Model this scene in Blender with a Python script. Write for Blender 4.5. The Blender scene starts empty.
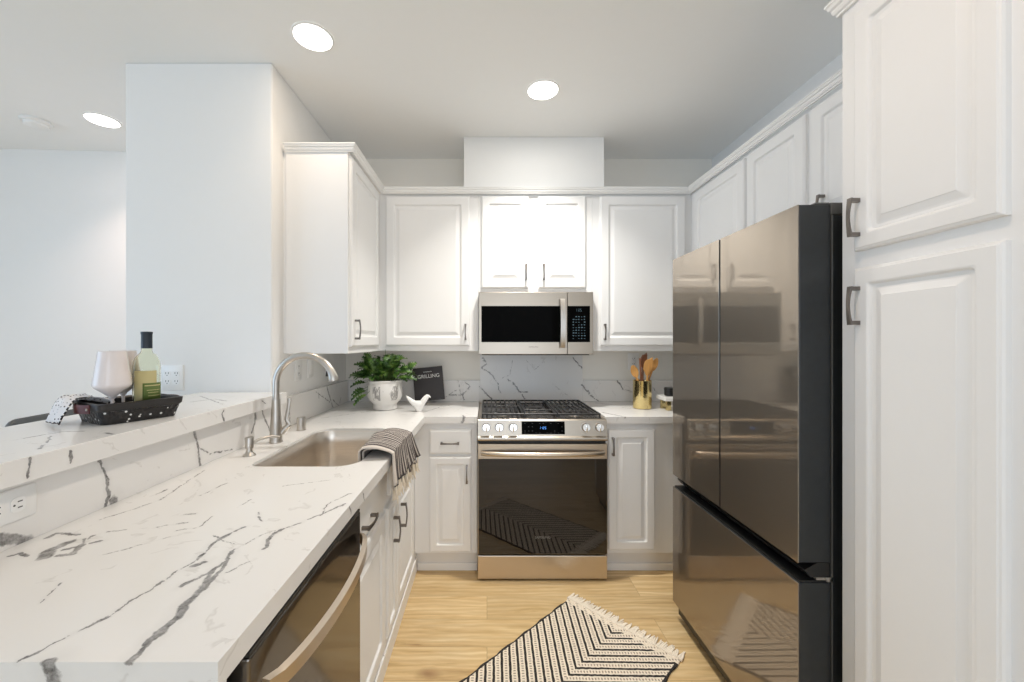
import bpy, bmesh, math, random
from mathutils import Vector, Matrix, Euler
random.seed(7)
R = math.radians
sc = bpy.context.scene
COL = sc.collection

# ------------------------------------------------------------------ camera
F_PX, CX, CY, CAMZ = 400.0, 487.0, 342.0, 1.41
cam_d = bpy.data.cameras.new('camera')
cam = bpy.data.objects.new('camera', cam_d)
COL.objects.link(cam)
cam.location = (0, 0, CAMZ)
cam.rotation_euler = (R(90), 0, 0)
cam_d.sensor_width = 36.0
cam_d.sensor_fit = 'HORIZONTAL'
cam_d.lens = 36.0 * F_PX / 1024.0
cam_d.shift_x = (512.0 - CX) / 1024.0
cam_d.shift_y = (CY - 341.0) / 1024.0
cam_d.clip_start = 0.02
sc.camera = cam

# ------------------------------------------------------------------ world, exposure
w = bpy.data.worlds.new('world'); sc.world = w
w.use_nodes = True
w.node_tree.nodes['Background'].inputs[0].default_value = (0.80, 0.90, 1.0, 1)
w.node_tree.nodes['Background'].inputs[1].default_value = 1.0
sc.view_settings.view_transform = 'Standard'
sc.view_settings.look = 'None'
sc.view_settings.gamma = 1.0
sc.view_settings.use_curve_mapping = False
sc.view_settings.exposure = 0.10
sc.cycles.max_bounces = 10
sc.cycles.diffuse_bounces = 6
sc.cycles.glossy_bounces = 5
sc.cycles.transmission_bounces = 8
sc.cycles.sample_clamp_indirect = 6.0
sc.cycles.use_denoising = True

def area(name, loc, rot, sx, sy, power, col, shape='RECTANGLE', spread=180):
    l = bpy.data.lights.new(name, 'AREA')
    l.shape = shape; l.size = sx
    if shape == 'RECTANGLE': l.size_y = sy
    l.energy = power; l.color = col; l.spread = R(spread)
    o = bpy.data.objects.new(name, l); COL.objects.link(o)
    o.location = loc; o.rotation_euler = rot
    return o
# added out-of-view fill lights, coloured as daylight, behind and on the dining side
area('rear_fill_light', (0.4, -3.28, 1.35), (R(90), 0, 0), 2.0, 2.3, 27.5, (0.80, 0.88, 1.0))
area('dining_side_fill_light', (-4.68, -0.6, 1.45), (R(90), 0, R(-90)), 3.4, 2.2, 50, (0.44, 0.69, 1.0))
CEIL = 2.807

# ------------------------------------------------------------------ materials
def new_mat(name):
    m = bpy.data.materials.new(name); m.use_nodes = True
    nt = m.node_tree
    return m, nt, nt.nodes['Principled BSDF']
def N(nt, typ, **kw):
    n = nt.nodes.new(typ)
    for k, v in kw.items(): setattr(n, k, v)
    return n
def math_n(nt, op, a=None, b=None, c=None, clamp=False):
    n = N(nt, 'ShaderNodeMath', operation=op, use_clamp=clamp)
    for i, x in enumerate((a, b, c)):
        if x is None: continue
        if isinstance(x, (int, float)): n.inputs[i].default_value = x
        else: nt.links.new(x, n.inputs[i])
    return n.outputs[0]
def mixc(nt, fac, c1, c2):
    n = N(nt, 'ShaderNodeMix', data_type='RGBA')
    for i, x in ((0, fac), (6, c1), (7, c2)):
        if isinstance(x, (int, float)): n.inputs[i].default_value = x
        elif isinstance(x, tuple): n.inputs[i].default_value = x + (1,) if len(x) == 3 else x
        else: nt.links.new(x, n.inputs[i])
    return n.outputs[2]
def noise(nt, vec=None, scale=5, detail=3, rough=0.5, dist=0.0):
    n = N(nt, 'ShaderNodeTexNoise')
    n.inputs['Scale'].default_value = scale; n.inputs['Detail'].default_value = detail
    n.inputs['Roughness'].default_value = rough; n.inputs['Distortion'].default_value = dist
    if vec is not None: nt.links.new(vec, n.inputs['Vector'])
    return n
def scaled(nt, vec, s):
    n = N(nt, 'ShaderNodeVectorMath', operation='MULTIPLY'); nt.links.new(vec, n.inputs[0])
    n.inputs[1].default_value = s
    return n.outputs[0]
def ramp(nt, fac, stops):
    n = N(nt, 'ShaderNodeValToRGB'); nt.links.new(fac, n.inputs[0])
    e = n.color_ramp.elements
    while len(e) < len(stops): e.new(0.5)
    for el, (p, c) in zip(e, stops):
        el.position = p; el.color = c + (1,) if len(c) == 3 else c
    return n.outputs[0]
def objco(nt): return N(nt, 'ShaderNodeTexCoord').outputs['Object']
def bump(nt, b, h, strength=0.1, dist=0.01):
    n = N(nt, 'ShaderNodeBump'); n.inputs['Strength'].default_value = strength
    n.inputs['Distance'].default_value = dist
    nt.links.new(h, n.inputs['Height']); nt.links.new(n.outputs[0], b.inputs['Normal'])

def simple(name, col, rough=0.5, metal=0.0, var=0.03, vscale=20, bstr=0.0, bscale=200, coat=0.0, spec=0.5, stretch=(1, 1, 1)):
    m, nt, b = new_mat(name)
    v = scaled(nt, objco(nt), stretch)
    nz = noise(nt, v, vscale, 3)
    lo = tuple(max(0, c * (1 - var)) for c in col); hi = tuple(min(1, c * (1 + var)) for c in col)
    nt.links.new(mixc(nt, nz.outputs[0], lo, hi), b.inputs['Base Color'])
    b.inputs['Roughness'].default_value = rough; b.inputs['Metallic'].default_value = metal
    b.inputs['Specular IOR Level'].default_value = spec
    b.inputs['Coat Weight'].default_value = coat
    if bstr:
        bump(nt, b, noise(nt, v, bscale, 2).outputs[0], bstr, 0.002)
    return m

M = {}
M['wall'] = simple('wall_paint', (0.86, 0.855, 0.84), 0.7, var=0.008, bstr=0.05, bscale=260)
M['ceiling'] = simple('ceiling_paint', (0.90, 0.905, 0.90), 0.85, var=0.008, bstr=0.05, bscale=220)
M['cab'] = simple('white_cabinet_lacquer', (0.86, 0.855, 0.845), 0.45, var=0.006, spec=0.4)
M['trimw'] = simple('white_trim_paint', (0.86, 0.855, 0.84), 0.35, var=0.006)
M['kick'] = simple('toe_board_paint', (0.80, 0.78, 0.75), 0.5, var=0.02)
M['plate'] = simple('white_plastic_plate', (0.87, 0.87, 0.86), 0.3, var=0.005)
M['slot'] = simple('dark_socket_slot', (0.05, 0.05, 0.05), 0.6)
M['pull'] = simple('pewter_pull_metal', (0.22, 0.20, 0.185), 0.33, 1.0, var=0.12, vscale=60)
M['steel'] = simple('brushed_stainless_steel', (0.64, 0.57, 0.49), 0.24, 1.0, var=0.05, vscale=30, bstr=0.03, bscale=90, stretch=(1, 1, 40))
M['steelh'] = simple('horizontal_brushed_steel', (0.56, 0.485, 0.40), 0.30, 1.0, var=0.05, vscale=30, bstr=0.03, bscale=90, stretch=(1, 40, 40))
M['fridge'] = simple('smoked_stainless_fridge_skin', (0.45, 0.39, 0.33), 0.075, 0.86, var=0.03, vscale=20, stretch=(1, 30, .6))
def two_lobe(name, col, r1, r2, mixf, soft):
    """satin metal with a sharp and a soft reflection lobe, faintly brushed"""
    m, nt, b = new_mat(name)
    nz = noise(nt, scaled(nt, objco(nt), (1, 30, .6)), 20, 3)
    c = mixc(nt, nz.outputs[0], tuple(x * .97 for x in col), tuple(x * 1.03 for x in col))
    b2 = N(nt, 'ShaderNodeBsdfPrincipled')
    b2.inputs['Base Color'].default_value = soft + (1,); nt.links.new(c, b.inputs['Base Color'])
    for q, r_ in ((b, r1), (b2, r2)):
        q.inputs['Roughness'].default_value = r_; q.inputs['Metallic'].default_value = 1.0
    mx = N(nt, 'ShaderNodeMixShader'); mx.inputs[0].default_value = mixf
    nt.links.new(b.outputs[0], mx.inputs[1]); nt.links.new(b2.outputs[0], mx.inputs[2])
    nt.links.new(mx.outputs[0], nt.nodes['Material Output'].inputs[0])
    return m
M['fridge'] = two_lobe('smoked_stainless_fridge_skin', (0.35, 0.305, 0.255), .05, .45, .42, (.47, .425, .37))
M['dw'] = two_lobe('dark_stainless_dishwasher_skin', (0.19, 0.172, 0.152), .08, .35, .4, (.18, .165, .15))
M['steelm'] = simple('microwave_brushed_steel', (0.43, 0.375, 0.31), 0.30, 1.0, var=0.06, vscale=30, bstr=0.03, bscale=90, stretch=(1, 40, 40))
M['satin'] = simple('satin_nickel', (0.56, 0.53, 0.49), 0.33, 1.0, var=0.03, vscale=50)
M['charcoal'] = simple('charcoal_appliance_side', (0.022, 0.025, 0.027), 0.38, var=0.2, vscale=40)
M['blackp'] = simple('black_plastic', (0.012, 0.012, 0.012), 0.4)
M['greyp'] = simple('grey_hinge_plastic', (0.10, 0.10, 0.095), 0.5)
M['iron'] = simple('cast_iron_grate', (0.018, 0.016, 0.015), 0.42, var=0.3, vscale=60, bstr=0.15, bscale=300)
M['enamel'] = simple('dark_cooktop_enamel', (0.05, 0.045, 0.04), 0.22)
M['glassb'] = simple('black_oven_glass', (0.012, 0.009, 0.007), 0.03, spec=0.6, var=0.05)
M['glassm'] = simple('black_microwave_glass', (0.002, 0.002, 0.002), 0.04, spec=0.01)
M['knob'] = simple('brushed_knob_metal', (0.80, 0.78, 0.75), 0.2, 1.0)
M['sink'] = simple('sink_steel', (0.78, 0.72, 0.65), 0.3, 1.0, var=0.08, vscale=10, bstr=0.03, bscale=120, stretch=(1, 1, 20))
M['pot'] = None
M['soil'] = simple('potting_soil', (0.05, 0.035, 0.025), 0.9, var=0.4, vscale=90, bstr=0.5)
M['ceramic'] = simple('white_ceramic', (0.86, 0.85, 0.83), 0.25, var=0.01)
M['glaze'] = simple('milky_glass', (0.80, 0.74, 0.73), 0.12, var=0.02, spec=0.6)
M['bookc'] = simple('dark_book_cover', (0.035, 0.028, 0.028), 0.42, var=0.2, vscale=14)
M['paper'] = simple('book_paper', (0.75, 0.72, 0.64), 0.8, bstr=0.2)
M['ink'] = simple('pale_cover_ink', (0.80, 0.80, 0.78), 0.6)
M['brass'] = simple('hammered_brass', (0.72, 0.58, 0.28), 0.16, 1.0, var=0.12, vscale=30, bstr=0.35, bscale=45)
M['wood'] = simple('olive_wood', (0.62, 0.32, 0.10), 0.45, var=0.35, vscale=25, stretch=(3, 3, .5))
M['woodd'] = simple('dark_acacia_wood', (0.25, 0.10, 0.05), 0.45, var=0.35, vscale=25, stretch=(3, 3, .5))
M['leather'] = simple('brown_leather', (0.10, 0.022, 0.018), 0.5, var=0.2, vscale=70, bstr=0.2)
M['stool'] = simple('grey_stained_wood', (0.105, 0.11, 0.11), 0.45, var=0.25, vscale=25, stretch=(6, 1, 6))
M['cap'] = simple('dark_foil_cap', (0.02, 0.03, 0.045), 0.4)
M['stem'] = simple('plant_stem', (0.10, 0.16, 0.04), 0.6)
M['winelabel'] = simple('green_wine_label', (0.10, 0.15, 0.03), 0.6, var=0.15, vscale=60)
M['winelabel2'] = simple('straw_wine_label', (0.50, 0.44, 0.22), 0.7)
M['fringe'] = simple('cream_cotton_fringe', (0.88, 0.80, 0.68), 0.95, var=0.12, vscale=60)
M['tassel'] = simple('cream_towel_tassel', (0.78, 0.70, 0.58), 0.95, var=0.25, vscale=60)
M['darkthread'] = simple('black_cotton_thread', (0.03, 0.026, 0.026), 0.95)

def emit(name, col, s):
    m, nt, b = new_mat(name)
    b.inputs['Base Color'].default_value = (0.8, 0.8, 0.8, 1) if s > 3 else (.02, .02, .02, 1)
    b.inputs['Emission Color'].default_value = col + (1,)
    b.inputs['Emission Strength'].default_value = s
    nz = noise(nt, objco(nt), 8, 1)
    nt.links.new(mixc(nt, nz.outputs[0], tuple(c * .98 for c in col), col), b.inputs['Emission Color'])
    return m
M['lamp'] = emit('downlight_diffuser', (1.0, 0.97, 0.92), 6.0)
M['blueled'] = emit('blue_clock_digits', (0.10, 0.35, 1.0), 2.0)
M['paleled'] = emit('pale_blue_panel_legend', (0.25, 0.48, 0.62), 0.22)
M['dimled'] = emit('dim_panel_legend', (0.5, 0.5, 0.5), 0.12)

# leaf
def leaf_mat():
    m, nt, b = new_mat('glossy_green_leaf')
    nz = noise(nt, objco(nt), 22, 3)
    c = ramp(nt, nz.outputs[0], [(0.3, (0.015, 0.05, 0.010)), (0.5, (0.05, 0.125, 0.02)), (0.70, (0.19, 0.31, 0.06))])
    nt.links.new(c, b.inputs['Base Color']); b.inputs['Roughness'].default_value = 0.4
    return m
M['leaf'] = leaf_mat()
def pot_mat():
    m, nt, b = new_mat('whitewashed_ceramic_pot')
    co = objco(nt)
    nz = noise(nt, scaled(nt, co, (1, 1, .30)), 60, 5, 0.7)
    sep = N(nt, 'ShaderNodeSeparateXYZ'); nt.links.new(co, sep.inputs[0])
    ang = math_n(nt, 'ARCTAN2', sep.outputs[1], sep.outputs[0])
    band = math_n(nt, 'GREATER_THAN', math_n(nt, 'SINE', math_n(nt, 'MULTIPLY', ang, 6.0)), 0.15)
    zband = math_n(nt, 'MULTIPLY', math_n(nt, 'GREATER_THAN', sep.outputs[2], -0.03), math_n(nt, 'LESS_THAN', sep.outputs[2], 0.062))
    f = math_n(nt, 'MULTIPLY', math_n(nt, 'MULTIPLY', band, zband), math_n(nt, 'GREATER_THAN', nz.outputs[0], 0.50))
    f2 = math_n(nt, 'MULTIPLY', math_n(nt, 'GREATER_THAN', nz.outputs[0], 0.66), 0.5)
    f = math_n(nt, 'MAXIMUM', f, f2)
    nt.links.new(mixc(nt, math_n(nt, 'MULTIPLY', f, .75), (0.78, 0.76, 0.73), (0.22, 0.21, 0.20)), b.inputs['Base Color'])
    b.inputs['Roughness'].default_value = 0.5
    return m
M['pot'] = pot_mat()
def glass_mat():
    m, nt, b = new_mat('pale_green_bottle_glass')
    nz = noise(nt, objco(nt), 10, 1)
    nt.links.new(mixc(nt, nz.outputs[0], (0.96, 0.96, 0.84), (0.98, 0.98, 0.88)), b.inputs['Base Color'])
    b.inputs['Transmission Weight'].default_value = 1.0
    b.inputs['Roughness'].default_value = 0.02; b.inputs['IOR'].default_value = 1.12
    return m
M['glass'] = glass_mat()
def weave_mat():
    m, nt, b = new_mat('black_woven_basket')
    co = objco(nt)
    v = N(nt, 'ShaderNodeTexVoronoi'); v.inputs['Scale'].default_value = 75
    nt.links.new(co, v.inputs['Vector'])
    wn = N(nt, 'ShaderNodeTexWhiteNoise'); nt.links.new(v.outputs['Position'], wn.inputs['Vector'])
    dot = math_n(nt, 'MULTIPLY', math_n(nt, 'LESS_THAN', v.outputs['Distance'], 0.26), math_n(nt, 'GREATER_THAN', wn.outputs[0], 0.62))
    nt.links.new(mixc(nt, dot, (0.012, 0.011, 0.012), (0.75, 0.75, 0.74)), b.inputs['Base Color'])
    b.inputs['Roughness'].default_value = 0.35
    bump(nt, b, v.outputs['Distance'], 0.8, 0.004)
    return m
M['weave'] = weave_mat()
M['blackrim'] = simple('black_basket_rim', (0.02, 0.018, 0.018), 0.4, bstr=0.3, bscale=120)
def dots_mat():
    m, nt, b = new_mat('white_cotton_with_black_dots')
    v = N(nt, 'ShaderNodeTexVoronoi'); v.inputs['Scale'].default_value = 110; v.inputs['Randomness'].default_value = 0.35
    nt.links.new(objco(nt), v.inputs['Vector'])
    nt.links.new(mixc(nt, math_n(nt, 'LESS_THAN', v.outputs['Distance'], 0.24), (0.84, 0.82, 0.83), (0.06, 0.05, 0.06)), b.inputs['Base Color'])
    b.inputs['Roughness'].default_value = 0.9
    return m
M['dots'] = dots_mat()

# oak planks (boards run along X)
def floor_mat():
    m, nt, b = new_mat('light_oak_planks')
    co = objco(nt)
    br = N(nt, 'ShaderNodeTexBrick'); br.offset = 0.37; br.offset_frequency = 2
    nt.links.new(co, br.inputs['Vector'])
    br.inputs['Scale'].default_value = 1.0; br.inputs['Mortar Size'].default_value = 0.0012
    br.inputs['Brick Width'].default_value = 1.35; br.inputs['Row Height'].default_value = 0.185
    br.inputs['Color1'].default_value = (0, 0, 0, 1); br.inputs['Color2'].default_value = (1, 1, 1, 1)
    br.inputs['Mortar'].default_value = (0.5, 0.5, 0.5, 1)
    # per-board offset
    addv = N(nt, 'ShaderNodeVectorMath', operation='MULTIPLY_ADD')
    nt.links.new(br.outputs['Color'], addv.inputs[0]); addv.inputs[1].default_value = (7, 3, 5); nt.links.new(co, addv.inputs[2])
    p = addv.outputs[0]
    g1 = noise(nt, scaled(nt, p, (0.9, 9, 1)), 2.6, 5, 0.6, 0.6)
    g2 = noise(nt, scaled(nt, p, (2.2, 60, 1)), 2.0, 4, 0.6, 0.3)
    wv = N(nt, 'ShaderNodeTexWave'); wv.bands_direction = 'Y'
    wv.inputs['Scale'].default_value = 7; wv.inputs['Distortion'].default_value = 9; wv.inputs['Detail'].default_value = 3
    wv.inputs['Detail Scale'].default_value = 1.1
    nt.links.new(scaled(nt, p, (0.35, 1.4, 1)), wv.inputs['Vector'])
    c = ramp(nt, g1.outputs[0], [(0.25, (0.37, 0.23, 0.10)), (0.44, (0.72, 0.525, 0.265)), (0.72, (0.87, 0.71, 0.43))])
    c = mixc(nt, math_n(nt, 'MULTIPLY', math_n(nt, 'POWER', g2.outputs[0], 2.0), 0.9), c, (0.46, 0.28, 0.12))
    c = mixc(nt, math_n(nt, 'MULTIPLY', wv.outputs[0], 0.38), c, (0.47, 0.30, 0.13))
    tone = N(nt, 'ShaderNodeHueSaturation'); nt.links.new(c, tone.inputs['Color'])
    sepc = N(nt, 'ShaderNodeSeparateColor'); nt.links.new(br.outputs['Color'], sepc.inputs[0])
    nt.links.new(math_n(nt, 'MULTIPLY_ADD', sepc.outputs[0], 0.16, 0.92), tone.inputs['Value'])
    # a knot
    sub = N(nt, 'ShaderNodeVectorMath', operation='SUBTRACT'); nt.links.new(co, sub.inputs[0]); sub.inputs[1].default_value = (-0.25, 1.70, 0)
    nn = noise(nt, co, 14, 3)
    ln = N(nt, 'ShaderNodeVectorMath', operation='LENGTH'); nt.links.new(scaled(nt, sub.outputs[0], (0.75, 1.5, 1)), ln.inputs[0])
    kd = math_n(nt, 'MULTIPLY_ADD', nn.outputs[0], 0.05, math_n(nt, 'SUBTRACT', ln.outputs['Value'], 0.025))
    kf = math_n(nt, 'SUBTRACT', 1.0, math_n(nt, 'DIVIDE', kd, 0.055), clamp=True)
    c2 = mixc(nt, math_n(nt, 'MULTIPLY', kf, .75), tone.outputs[0], (0.30, 0.16, 0.07))
    c2 = mixc(nt, math_n(nt, 'MULTIPLY', br.outputs['Fac'], 0.55), c2, (0.22, 0.13, 0.06))
    nt.links.new(c2, b.inputs['Base Color'])
    b.inputs['Roughness'].default_value = 0.38
    bump(nt, b, g2.outputs[0], 0.05, 0.003)
    return m
M['floor'] = floor_mat()

# marble-look quartz: individual veins as distance-to-segment fields
def seg_group():
    g = bpy.data.node_groups.new('vein_segment', 'ShaderNodeTree')
    for nm, t in (('P', 'NodeSocketVector'), ('A', 'NodeSocketVector'), ('BA', 'NodeSocketVector'), ('BN', 'NodeSocketVector'), ('IW', 'NodeSocketFloat'), ('Prev', 'NodeSocketFloat')):
        g.interface.new_socket(nm, in_out='INPUT', socket_type=t)
    g.interface.new_socket('D', in_out='OUTPUT', socket_type='NodeSocketFloat')
    gi = g.nodes.new('NodeGroupInput'); go = g.nodes.new('NodeGroupOutput'); L = g.links.new
    pa = g.nodes.new('ShaderNodeVectorMath'); pa.operation = 'SUBTRACT'; L(gi.outputs['P'], pa.inputs[0]); L(gi.outputs['A'], pa.inputs[1])
    d = g.nodes.new('ShaderNodeVectorMath'); d.operation = 'DOT_PRODUCT'; L(pa.outputs[0], d.inputs[0]); L(gi.outputs['BN'], d.inputs[1])
    cl = g.nodes.new('ShaderNodeMath'); cl.operation = 'ADD'; cl.use_clamp = True; L(d.outputs['Value'], cl.inputs[0]); cl.inputs[1].default_value = 0
    s = g.nodes.new('ShaderNodeVectorMath'); s.operation = 'SCALE'; L(gi.outputs['BA'], s.inputs[0]); L(cl.outputs[0], s.inputs['Scale'])
    q = g.nodes.new('ShaderNodeVectorMath'); q.operation = 'DISTANCE'; L(pa.outputs[0], q.inputs[0]); L(s.outputs[0], q.inputs[1])
    mu = g.nodes.new('ShaderNodeMath'); mu.operation = 'MULTIPLY'; L(q.outputs['Value'], mu.inputs[0]); L(gi.outputs['IW'], mu.inputs[1])
    mi = g.nodes.new('ShaderNodeMath'); mi.operation = 'MINIMUM'; L(gi.outputs['Prev'], mi.inputs[0]); L(mu.outputs[0], mi.inputs[1])
    L(mi.outputs[0], go.inputs[0])
    # pass P on through the chain so the segments are evaluated one after another
    g.interface.new_socket('Pout', in_out='OUTPUT', socket_type='NodeSocketVector')
    pp = g.nodes.new('ShaderNodeVectorMath'); pp.operation = 'MULTIPLY_ADD'; L(mi.outputs[0], pp.inputs[0]); pp.inputs[1].default_value = (1e-9,) * 3; L(gi.outputs['P'], pp.inputs[2])
    L(pp.outputs[0], go.inputs[1])
    return g
SEG = seg_group()
def quartz(name, veins, jitter=0.012):
    m, nt, b = new_mat(name)
    pos = N(nt, 'ShaderNodeNewGeometry').outputs['Position']
    n1 = noise(nt, pos, 28, 4, 0.65)
    sub = N(nt, 'ShaderNodeVectorMath', operation='MULTIPLY_ADD')
    nt.links.new(n1.outputs['Color'], sub.inputs[0]); sub.inputs[1].default_value = (jitter * 2,) * 3
    ad = N(nt, 'ShaderNodeVectorMath', operation='SUBTRACT'); nt.links.new(pos, ad.inputs[0]); ad.inputs[1].default_value = (jitter,) * 3
    nt.links.new(ad.outputs[0], sub.inputs[2])
    P = sub.outputs[0]
    prev = None
    for pts, wd in veins:
        for i in range(len(pts) - 1):
            a = Vector(pts[i]); bb = Vector(pts[i + 1]); ba = bb - a
            if ba.length < 1e-5: continue
            g = N(nt, 'ShaderNodeGroup'); g.node_tree = SEG
            nt.links.new(P, g.inputs['P'])
            g.inputs['A'].default_value = a; g.inputs['BA'].default_value = ba
            g.inputs['BN'].default_value = ba / ba.length_squared
            g.inputs['IW'].default_value = 1.0 / wd
            if prev is None: g.inputs['Prev'].default_value = 99.0
            else: nt.links.new(prev, g.inputs['Prev'])
            prev = g.outputs[0]; P = g.outputs[1]
    n2 = noise(nt, pos, 55, 4, 0.7)
    n3 = noise(nt, pos, 18, 2)
    base = (0.83, 0.815, 0.795)
    # very soft background clouds and hairlines
    n4 = noise(nt, pos, 2.2, 5, 0.55, 1.2)
    hair = math_n(nt, 'SUBTRACT', 1.0, math_n(nt, 'MULTIPLY', math_n(nt, 'ABSOLUTE', math_n(nt, 'SUBTRACT', n4.outputs[0], 0.5)), 90), clamp=True)
    hair = math_n(nt, 'MULTIPLY', hair, math_n(nt, 'MULTIPLY', math_n(nt, 'GREATER_THAN', n3.outputs[0], 0.55), 0.28))
    col = mixc(nt, hair, base, (0.42, 0.39, 0.36))
    if prev is not None:
        wv = math_n(nt, 'MULTIPLY', prev, math_n(nt, 'MULTIPLY_ADD', n3.outputs[0], 1.8, 0.25))
        core = math_n(nt, 'MULTIPLY', math_n(nt, 'SUBTRACT', 1.25, wv), 2.2, clamp=True)
        tex = math_n(nt, 'MULTIPLY_ADD', n2.outputs[0], 1.5, -0.05, clamp=True)
        halo = math_n(nt, 'MULTIPLY', math_n(nt, 'SUBTRACT', 1.0, math_n(nt, 'MULTIPLY', prev, 0.28), clamp=True), 0.16)
        col = mixc(nt, halo, col, (0.40, 0.38, 0.36))
        col = mixc(nt, math_n(nt, 'MULTIPLY', core, tex), col, (0.085, 0.080, 0.080))
    nt.links.new(col, b.inputs['Base Color'])
    b.inputs['Roughness'].default_value = 0.2
    b.inputs['Specular IOR Level'].default_value = 0.45
    return m

# points on a known plane of the room, from where the photograph sees them
def top(px, py, z=0.96):
    y = (CAMZ - z) * F_PX / (py - CY); return ((px - CX) * y / F_PX, y, z)
def side(px, py, X):
    y = X * F_PX / (px - CX); return (X, y, CAMZ - (py - CY) * y / F_PX)
def back(px, py, Y):
    return ((px - CX) * Y / F_PX, Y, CAMZ - (py - CY) * Y / F_PX)
def T(w_, *pts): return ([top(*p) for p in pts], w_)
def S(w_, X, *pts): return ([side(p[0], p[1], X) for p in pts], w_)
def B(w_, Y, *pts): return ([back(p[0], p[1], Y) for p in pts], w_)

top_veins = [
    T(.0070, (131, 660), (152.6, 638.7), (177.4, 617.4)), T(.0085, (177.4, 617.4), (184.5, 605), (205.8, 585.5)), T(.006, (205.8, 585.5), (221.8, 569.5), (230.7, 551.8)),
    T(.0028, (19.5, 660.7), (71, 635), (110, 615.6), (131.3, 599.7), (156, 586)), T(.0030, (156, 586), (177.4, 571), (198.7, 559)),
    T(.0048, (198.7, 559), (213, 543), (227, 535), (244.8, 527)),
    T(.0075, (192, 566), (205, 562)), T(.0050, (181, 586), (209, 573), (222, 563)), T(.0055, (205, 585), (211, 572)),
    T(.0020, (213, 536), (223.6, 541), (234, 544)), T(.0022, (213, 516), (199, 527), (177, 530.5)),
    T(.0024, (200.5, 495.7), (227, 483)), T(.0022, (152.6, 496), (167, 489.7)), T(.0035, (184, 515), (195, 513.5)),
    T(.0018, (156, 527), (188, 522.7)), T(.0018, (103, 555), (160, 539), (190, 533)), T(.0020, (238, 507), (252, 499)),
    T(.0060, (9.5, 556), (21, 553), (28.6, 555)), T(.0110, (42, 558), (49.5, 550.5), (59, 546.7), (70.5, 542)),
    T(.0060, (57, 556), (72, 554), (82, 545.7), (86, 538)), T(.0055, (47.6, 538), (57, 533), (76, 535)), T(.0060, (91.4, 543), (100, 541)),
    T(.0045, (62, 550), (78, 547), (95, 535)), T(.0020, (108, 532), (125, 530)),
    T(.0042, (264, 548.3), (269, 537.7), (281.7, 528.8)), T(.0030, (281.7, 528.8), (303, 521.7), (320.7, 514.6), (345.6, 504)),
    T(.0026, (320, 516), (326, 505), (351, 493.3)), T(.0026, (258.6, 512.8), (262, 521.7)), T(.0022, (226.6, 573), (255, 559)),
    T(.0020, (230, 552), (262, 535), (275, 531)), T(.0018, (60, 583), (40, 603)), T(.0016, (283, 486), (330, 480)),
    T(.0030, (423, 412.5), (440, 407), (453, 404.7)), T(.0030, (300, 414), (345, 409), (383, 406)), T(.0026, (322, 418), (372, 411)),
    T(.0022, (100, 520), (160, 500), (205, 470)),
    S(.004, -.378, (349.5, 507), (351, 514)), S(.004, -.378, (363, 492), (364.5, 501)), S(.003, -.378, (402, 441), (404, 446)),
    ([(-.617, .562, .975), (-.612, .562, .94), (-.60, .562, .915)], .010),
    ([(-.03 - .12, 2.45, .96), (-.135, 2.405, .96), (-.15, 2.405, .93)], .007),
]
M['quartz_top'] = quartz('veined_white_quartz_counter', top_veins)
right_veins = [([(.74, 2.55, .96), (.80, 2.45, .96), (.83, 2.406, .955)], .006), ([(.80, 2.95, .96), (1.0, 2.8, .96)], .003), ([(.93, 2.75, .96), (1.12, 2.62, .96)], .003)]
M['quartz_right'] = quartz('veined_white_quartz_right', right_veins)
splash_veins = [
    S(.0050, -1.04, (96.2, 459), (102, 464.8), (106.7, 478)), S(.0050, -1.04, (106.7, 478), (109, 495), (103.8, 508.6)), S(.0110, -1.04, (112, 499), (114, 502)),
    S(.0065, -1.04, (194.5, 431.6), (198, 448), (200.4, 465.5)), S(.0028, -1.04, (199, 448), (208.6, 453.8), (232, 449.8)),
    S(.0070, -1.04, (255, 411), (255, 422.5), (252, 432)), S(.0060, -1.04, (261.8, 409.5), (264.7, 418.9), (269.9, 430)),
    S(.0120, -1.04, (-20, 538), (1, 539), (17, 541), (26, 543)),
    S(.0040, -1.0, (29.5, 459), (28.6, 478)), S(.0030, -1.0, (72, 451.4), (70.5, 463.8)), S(.0040, -1.0, (223.8, 410.5), (221.5, 415), (224.5, 421)),
    S(.0035, -1.0, (262, 401), (266, 404)),
]
ledge_veins = splash_veins[-4:] + [
    ([top(*p, 1.16) for p in ((15, 440), (60, 432), (85, 431))], .003), ([top(*p, 1.16) for p in ((40, 449), (48, 441), (50, 436))], .003),
    ([top(*p, 1.16) for p in ((190, 402), (215, 399), (226, 401))], .004), ([top(*p, 1.16) for p in ((200, 396), (222, 404))], .003),
    ([top(*p, 1.16) for p in ((105, 433), (113, 434))], .005)]
M['quartz_splash'] = quartz('veined_white_quartz_splash', splash_veins)
M['quartz_ledge'] = quartz('veined_white_quartz_ledge', ledge_veins)
M['quartz_wall'] = quartz('veined_white_quartz_upstand', [
    S(.0050, -1.05, (325.6, 380), (328.5, 393), (333, 408)), S(.003, -1.05, (316, 392), (330, 402)), S(.003, -1.05, (333, 400), (339, 406), (341, 398)),
    S(.003, -1.05, (318, 386), (319, 398)), S(.005, -1.05, (289, 401), (290, 425))])
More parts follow.
